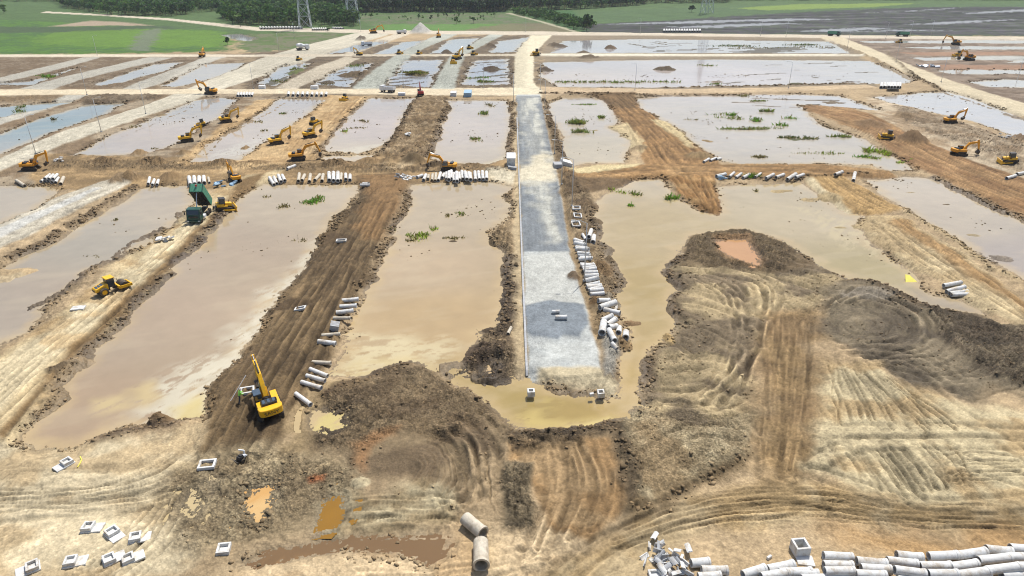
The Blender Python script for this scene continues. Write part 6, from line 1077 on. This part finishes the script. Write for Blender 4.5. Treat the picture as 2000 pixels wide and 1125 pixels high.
SMALL = [(555, 403, 14, 1.2, 60, .6, BR), (520, 385, 8, .8, 20, .4, BR), (885, 465, 18, .8, 90, .35, BR), (900, 418, 16, 1.2, 40, .5, G2_), (875, 420, 8, 1, 20, .5, BR), (845, 448, 10, .8, 30, .6, G3), (800, 470, 10, .8, 30, .5, BR), (1245, 380, 14, 1.2, 50, .8, G2_), (1215, 376, 10, .8, 30, .6, G3), (1232, 402, 10, .6, 30, .6, G1), (1195, 372, 8, .6, 20, .6, G3), (945, 222, 16, 2, 90, 1.0, G2_), (925, 272, 18, 1.6, 80, .8, G2_), (957, 206, 10, 1.6, 40, .8, BR), (705, 237, 10, 1.0, 30, .7, BR), (672, 257, 8, .8, 30, .9, G3), (700, 250, 26, 1.2, 40, .4, BR), (552, 222, 12, 1, 50, .5, G2_), (505, 238, 8, .8, 30, .5, BR), (515, 256, 8, .6, 20, .6, BR), (1480, 307, 18, 1.0, 90, .6, BR), (1430, 232, 30, 2, 70, .8, G2_), (1400, 225, 20, 2, 30, .8, G2_), (1525, 245, 16, 1.6, 60, .9, G1), (1500, 252, 30, 1.6, 70, .8, G2_), (1545, 232, 14, 1.6, 40, .9, G1), (1475, 198, 28, 1.2, 120, .5, G2_), (1450, 188, 20, 1.6, 60, .6, S(120, 116, 60)), (1590, 300, 60, 1.6, 50, .4, G2_), (1630, 300, 30, 1.0, 50, .5, G2_), (1360, 235, 20, 1.5, 20, .6, BR), (1477, 373, 5, .5, 24, .5, BR), (1710, 310, 20, .8, 50, .6, G3), (1760, 318, 20, .8, 40, .5, G3), (30, 218, 20, 3, 60, .7, G2_), (40, 210, 10, 2, 40, .9, G2_), (106, 234, 4, 1.0, 30, 1.0, BR), (300, 290, 10, 1, 16, .4, BR), (265, 248, 12, 1.4, 30, .4, BR), (1380, 128, 16, 2, 40, .8, G2_), (1420, 90, 60, 4, 160, .8, S(88, 106, 62)), (1560, 88, 40, 4, 110, .8, S(88, 106, 62)), (1500, 94, 70, 3, 120, .6, BR), (1600, 92, 40, 3, 60, .6, BR), (1395, 164, 16, 2, 60, .7, G2_), (540, 160, 20, 4, 70, .6, G2_), (640, 165, 16, 3, 40, .6, BR), (700, 128, 24, 5, 90, .7, G2_), (575, 135, 14, 5, 80, .7, S(108, 122, 62)), (940, 152, 20, 2, 70, .6, G1), (225, 430, 6, .4, 20, .35, BR), (190, 500, 20, .8, 16, .2, BR), (660, 300, 12, .6, 10, .4, BR), (770, 450, 20, 1, 14, .4, BR), (590, 470, 14, 1, 26, .35, BR), (1290, 860, 6, .5, 0, .3, BR)]
for k in range(34): SMALL.append((1088+k*7.2, 160.5+random.uniform(-.8, .8), 5, 1.4, 16 if k < 24 else 8, .8, G2_))
def weeds(items, name, things):
    allc = []; allk = []
    for k, it in enumerate(items):
        x, y, rx, ry, n, h, col = it[:7]
        if n == 0: continue
        X, Y = px2w(x, y, WL); X, Y = float(X), float(Y); co, c = blades(n, rx/pscale(y), ry, h, col, 900+k, .1+.0009*Y)
        if things:
            z = max(min(g1(X, Y), .6), WL); o = put_mesh(name, co, np.arange(len(co)).reshape(-1, 4), MLEAF, col=c, smooth=False); o.location = (X, Y, z); tag(o, it[7], 'weeds', 'weed clumps in the ponds')
        else:
            co = co+np.array([X, Y, 0]); co[:, 2] += np.maximum(gz(co[:, 0], co[:, 1]).clip(-9, .5), WL); allc.append(co); allk.append(c)
    if not things:
        co = np.concatenate(allc); o = put_mesh(name, co, np.arange(len(co)).reshape(-1, 4), MLEAF, col=np.concatenate(allk), smooth=False); o['kind'] = 'stuff'
weeds(BIG, 'reed_clump', True); weeds(SMALL, 'water_weeds', False)
# ------------------------------------------------------------------ clods of soil along the banks and over the churned heaps
def clods():
    rg = np.random.RandomState(3); cand = np.nonzero((WSD > -.35) & (WSD < 1.1) & (GY < 330) & (GY > 30) & (abs(GX) < .79*(GY*CT+CH*ST)))[0]
    pat = fbm(GX[cand]*.18, GY[cand]*.18, 600, 3); cell = .0015*(GY[cand]*CT+CH*ST)*np.abs(np.gradient(DR)[cand//NC]); p = sst(.42, .62, pat)*cell*5.5; cand = cand[rg.rand(len(cand)) < p]
    h2 = np.nonzero(((CLS == 29) | (CLS == 31) | (CLS == 32) | (ROUGH > .9)) & (GY < 200) & (WSD > .3))[0]; cell = .0015*(GY[h2]*CT+CH*ST)*np.abs(np.gradient(DR)[h2//NC]); h2 = h2[rg.rand(len(h2)) < cell*2.4*sst(.45, .65, fbm(GX[h2]*.3, GY[h2]*.3, 610, 3))]
    if len(cand) > 20000: cand = rg.choice(cand, 20000, False)
    if len(h2) > 14000: h2 = rg.choice(h2, 14000, False)
    bc = np.nonzero((BERMF > .35) & (GY < 300) & (WSD > -.5) & (abs(GX) < .79*(GY*CT+CH*ST)))[0]; cell = .0015*(GY[bc]*CT+CH*ST)*np.abs(np.gradient(DR)[bc//NC]); bc = bc[rg.rand(len(bc)) < cell*5*BERMF[bc]]; bc = rg.choice(bc, min(len(bc), 9000), False); cand = np.concatenate([cand[:16000] if len(cand) <= 16000 else rg.choice(cand, 16000, False), bc])
    fl = np.nonzero((WSD < -.6) & (GY < 300) & (GY > 30) & (abs(GX) < .79*(GY*CT+CH*ST)))[0]; cell = .0015*(GY[fl]*CT+CH*ST)*np.abs(np.gradient(DR)[fl//NC]); fl = fl[rg.rand(len(fl)) < cell*.35*sst(.60, .74, fbm(GX[fl]*.12, GY[fl]*.12, 620, 3))]
    if len(fl) > 3500: fl = rg.choice(fl, 3500, False)
    j = np.concatenate([cand, h2, fl]); n = len(j); print('floating', len(fl)); r = (.05+.17*rg.rand(n)**2.5)*(1+GY[j]/200)
    r[len(cand):] *= .6
    base = np.array([(x, y, z) for z in (-1, 1) for x, y in ((-1, -1), (1, -1), (1, 1), (-1, 1))], float)*.62
    co = base[None]*(.35+1.1*rg.rand(n, 8, 3))*r[:, None, None]*np.stack([.8+.8*rg.rand(n), .8+.8*rg.rand(n), .45+.5*rg.rand(n)], 1)[:, None, :]
    t = rg.rand(n)*6.28; c, s = np.cos(t)[:, None], np.sin(t)[:, None]; x = co[:, :, 0]*c-co[:, :, 1]*s; y = co[:, :, 0]*s+co[:, :, 1]*c; co[:, :, 0], co[:, :, 1] = x, y
    px_, py_ = GX[j]+(rg.rand(n)-.5)*.5, GY[j]+(rg.rand(n)-.5)*.8; co += np.stack([px_, py_, np.maximum(gz(px_, py_), np.where(np.arange(n) >= n-len(fl), WL, -9))+r*.12], 1)[:, None, :]
    q = np.array([(3, 2, 1, 0), (4, 5, 6, 7), (0, 1, 5, 4), (1, 2, 6, 5), (2, 3, 7, 6), (3, 0, 4, 7)]); f = (np.arange(n)[:, None, None]*8+q[None]).reshape(-1, 4)
    C[fl] = S(112, 98, 76)
    col = np.clip(C[j]*.5+np.array(S(140, 118, 88))*.45, .02, .6)*(.8+.6*rg.rand(n))[:, None]
    o = put_mesh('soil_clods', co.reshape(-1, 3), f, MCLOD, col=np.repeat(col, 8, 0), smooth=False); o['kind'] = 'stuff'; print('clods', n)
clods()
# ------------------------------------------------------------------ woods
def crown_pts(seed, n=34, h=9.0, w=3.2, lo=.25):
    rg = np.random.RandomState(seed); co = []
    lob = [(rg.randn()*w*.33, rg.randn()*w*.33, h*(lo+.15+(1-lo-.2)*rg.rand()), w*(.45+.35*rg.rand())) for _ in range(6)]
    for k in range(n):
        cx, cy, cz, r = lob[k % 6]; d = rg.randn(3); d /= np.linalg.norm(d); d[2] = abs(d[2])*.9-.25; p = np.array([cx, cy, cz])+d*r*np.array([1, 1, .85]); s = w*(.17+.16*rg.rand())
        u = np.cross(d+rg.randn(3)*.5, [.3, .2, 1]); u /= np.linalg.norm(u)+1e-6; v = np.cross(d+rg.randn(3)*.3, u); v /= np.linalg.norm(v)+1e-6
        co.append([p-u*s-v*s*.7, p+u*s*1.1-v*s*.5, p+u*s*.7+v*s, p-u*s*.8+v*s*.8])
    return np.array(co)
CV = [crown_pts(700+k, 36, 1.0, .36) for k in range(7)]
def wood(name, polys, seed, hmin, hmax, spacing, cols, trunk=True, depth_fade=140):
    rg = np.random.RandomState(seed); AC = []; AK = []; AF = []
    for pts, dens in polys:
        poly = P(pts); lo, hi = poly.min(0), poly.max(0); n = int((hi[0]-lo[0])*(hi[1]-lo[1])/spacing**2*dens)
        x = lo[0]+rg.rand(n)*(hi[0]-lo[0]); y = lo[1]+rg.rand(n)*(hi[1]-lo[1]); s = sdf_poly(poly, x, y); k = (s < 0) & (rg.rand(n) < np.where(-s < depth_fade*.3, 1, .35)); x, y = x[k], y[k]; z = gz(x, y)
        for i in range(len(x)):
            h = hmin+(hmax-hmin)*rg.rand()**1.3; cv = CV[rg.randint(7)]; t = rg.rand()*6.28; c, s_ = math.cos(t), math.sin(t); q = cv.reshape(-1, 3)*h; w = .75+.5*rg.rand(); p = np.stack([(q[:, 0]*c-q[:, 1]*s_)*w+x[i], (q[:, 0]*s_+q[:, 1]*c)*w+y[i], q[:, 2]+z[i]], 1)
            cc = cols[rg.randint(len(cols))]*(.7+.6*rg.rand()); AC.append(p); AK.append(np.repeat(cc[None]*(.7+.6*rg.rand(len(cv)))[:, None], 4, 0))
            if trunk:
                r = .02*h; a = np.array([[x[i]-r, y[i], z[i]-.1], [x[i]+r, y[i], z[i]-.1], [x[i]+r*.5, y[i], z[i]+h*.75], [x[i]-r*.5, y[i], z[i]+h*.75]]); AC.append(a); AK.append(np.repeat(S(150, 138, 120)[None], 4, 0))
    co = np.concatenate(AC); o = put_mesh(name, co, np.arange(len(co)).reshape(-1, 4), MLEAF, col=np.concatenate(AK), smooth=False); o['kind'] = 'stuff'; print(name, len(co)//4)
DG = [S(54, 76, 50), S(60, 84, 54), S(48, 70, 50)]; MG = [S(66, 98, 54), S(76, 108, 56), S(58, 88, 54), S(90, 116, 64)]
wood('dark_forest', [([(655, 24.5), (985, 24), (1000, 4), (985, -6), (650, -6)], 1)], 1, 10, 16, 4.2, DG)
wood('mixed_wood', [([(125, 16), (215, 30), (330, 33), (400, 24), (560, 10), (650, 10), (650, -6), (100, -6)], .8), ([(430, 36), (460, 48), (520, 51), (600, 52), (700, 50), (700, 42), (660, 28), (560, 22), (440, 30)], 1.2), ([(-500, 2), (130, 4), (120, -4), (-500, -4)], .5)], 2, 6, 11, 4.6, MG)
wood('far_wood', [([(985, 20), (1100, 20), (1200, 14), (1260, 10), (1260, -6), (985, -6)], .9), ([(1250, 7), (1420, 6), (1430, -5), (1250, -5)], .8), ([(1420, 1), (2700, 0), (2700, -6), (1420, -6)], .5)], 3, 7, 13, 5.0, MG+DG)
wood('bush_belt', [([(1000, 24), (1060, 26), (1110, 36), (1160, 50), (1158, 60), (1120, 56), (1070, 42), (1010, 30)], 1.3), ([(500, 5), (650, 12), (650, 22), (560, 26), (480, 22)], .5), ([(690, 32), (980, 30), (1000, 42), (700, 42)], .05)], 4, 2, 5, 3.2, MG)
def tree_thing(label, x, y, h, seed, col, name='tree'):
    root = thing(name, label, 'tree', 'single trees by the far roads'); cv = crown_pts(seed, 90, h, h*.38, .2); n = len(cv); rg = np.random.RandomState(seed)
    o = put_mesh('crown', cv.reshape(-1, 3), np.arange(n*4).reshape(-1, 4), MLEAF, root, np.repeat(np.array(col)[None]*(.6+.8*rg.rand(n))[:, None], 4, 0), smooth=False)
    b = MB(); b.cyl((0, 0, -.1), (0, 0, h*.5), h*.025, MBARK, 6, h*.012)
    for k in range(4): a = k*1.6+seed; b.cyl((0, 0, h*(.3+.05*k)), (math.cos(a)*h*.2, math.sin(a)*h*.2, h*(.5+.06*k)), h*.012, MBARK, 5, h*.005)
    b.build('trunk', root); place(root, x, y, 0, foot=1); root.rotation_quaternion = (1, 0, 0, 0)
for k, (x, y, h, lb) in enumerate(((1146, 61, 10, 'dark green tree at the near end of the path bushes'), (1120, 58, 7, 'green tree second from the near end of the path bushes'), (1092, 50, 6, 'green tree halfway along the path bushes'), (690, 52, 8, 'dark tree beside the faint pylon'), (655, 54, 7, 'round tree behind the dark pipes by the pylon'), (455, 48, 9, 'light green tree at the bend of the far left road'), (470, 52, 6, 'bushy tree right of the light green one on the far left'), (892, 47, 5, 'low tree alone in the meadow before the forest'), (925, 46, 5, 'low pair tree in the right part of the meadow'), (1350, 24, 7, 'small dark tree left of the right pylon'), (445, 88, 4, 'dark bush at the corner of the bright meadow'), (8, 27, 7, 'dark tree at the far left road end'), (640, 62, 3, 'bush at the roadside right of the near pylon'))):
    tree_thing(lb, x, y, h, 800+k, MG[k % 4] if k % 3 else DG[k % 3])
# ------------------------------------------------------------------ haze in the air
b = MB(); b.box((0, 20000, 42.5), (50000, 44000, 125), MSOIL); hz = b.build('haze'); hz.data.materials.clear()
mh = bpy.data.materials.new('haze_air'); mh.use_nodes = True; nt = mh.node_tree; nt.nodes.remove(nt.nodes['Principled BSDF']); pv = nt.nodes.new('ShaderNodeVolumePrincipled'); pv.inputs['Color'].default_value = (.80, .88, 1, 1); pv.inputs['Density'].default_value = .00008; pv.inputs['Anisotropy'].default_value = .2
nt.links.new(pv.outputs[0], nt.nodes['Material Output'].inputs['Volume']); hz.data.materials.append(mh); hz['kind'] = 'stuff'
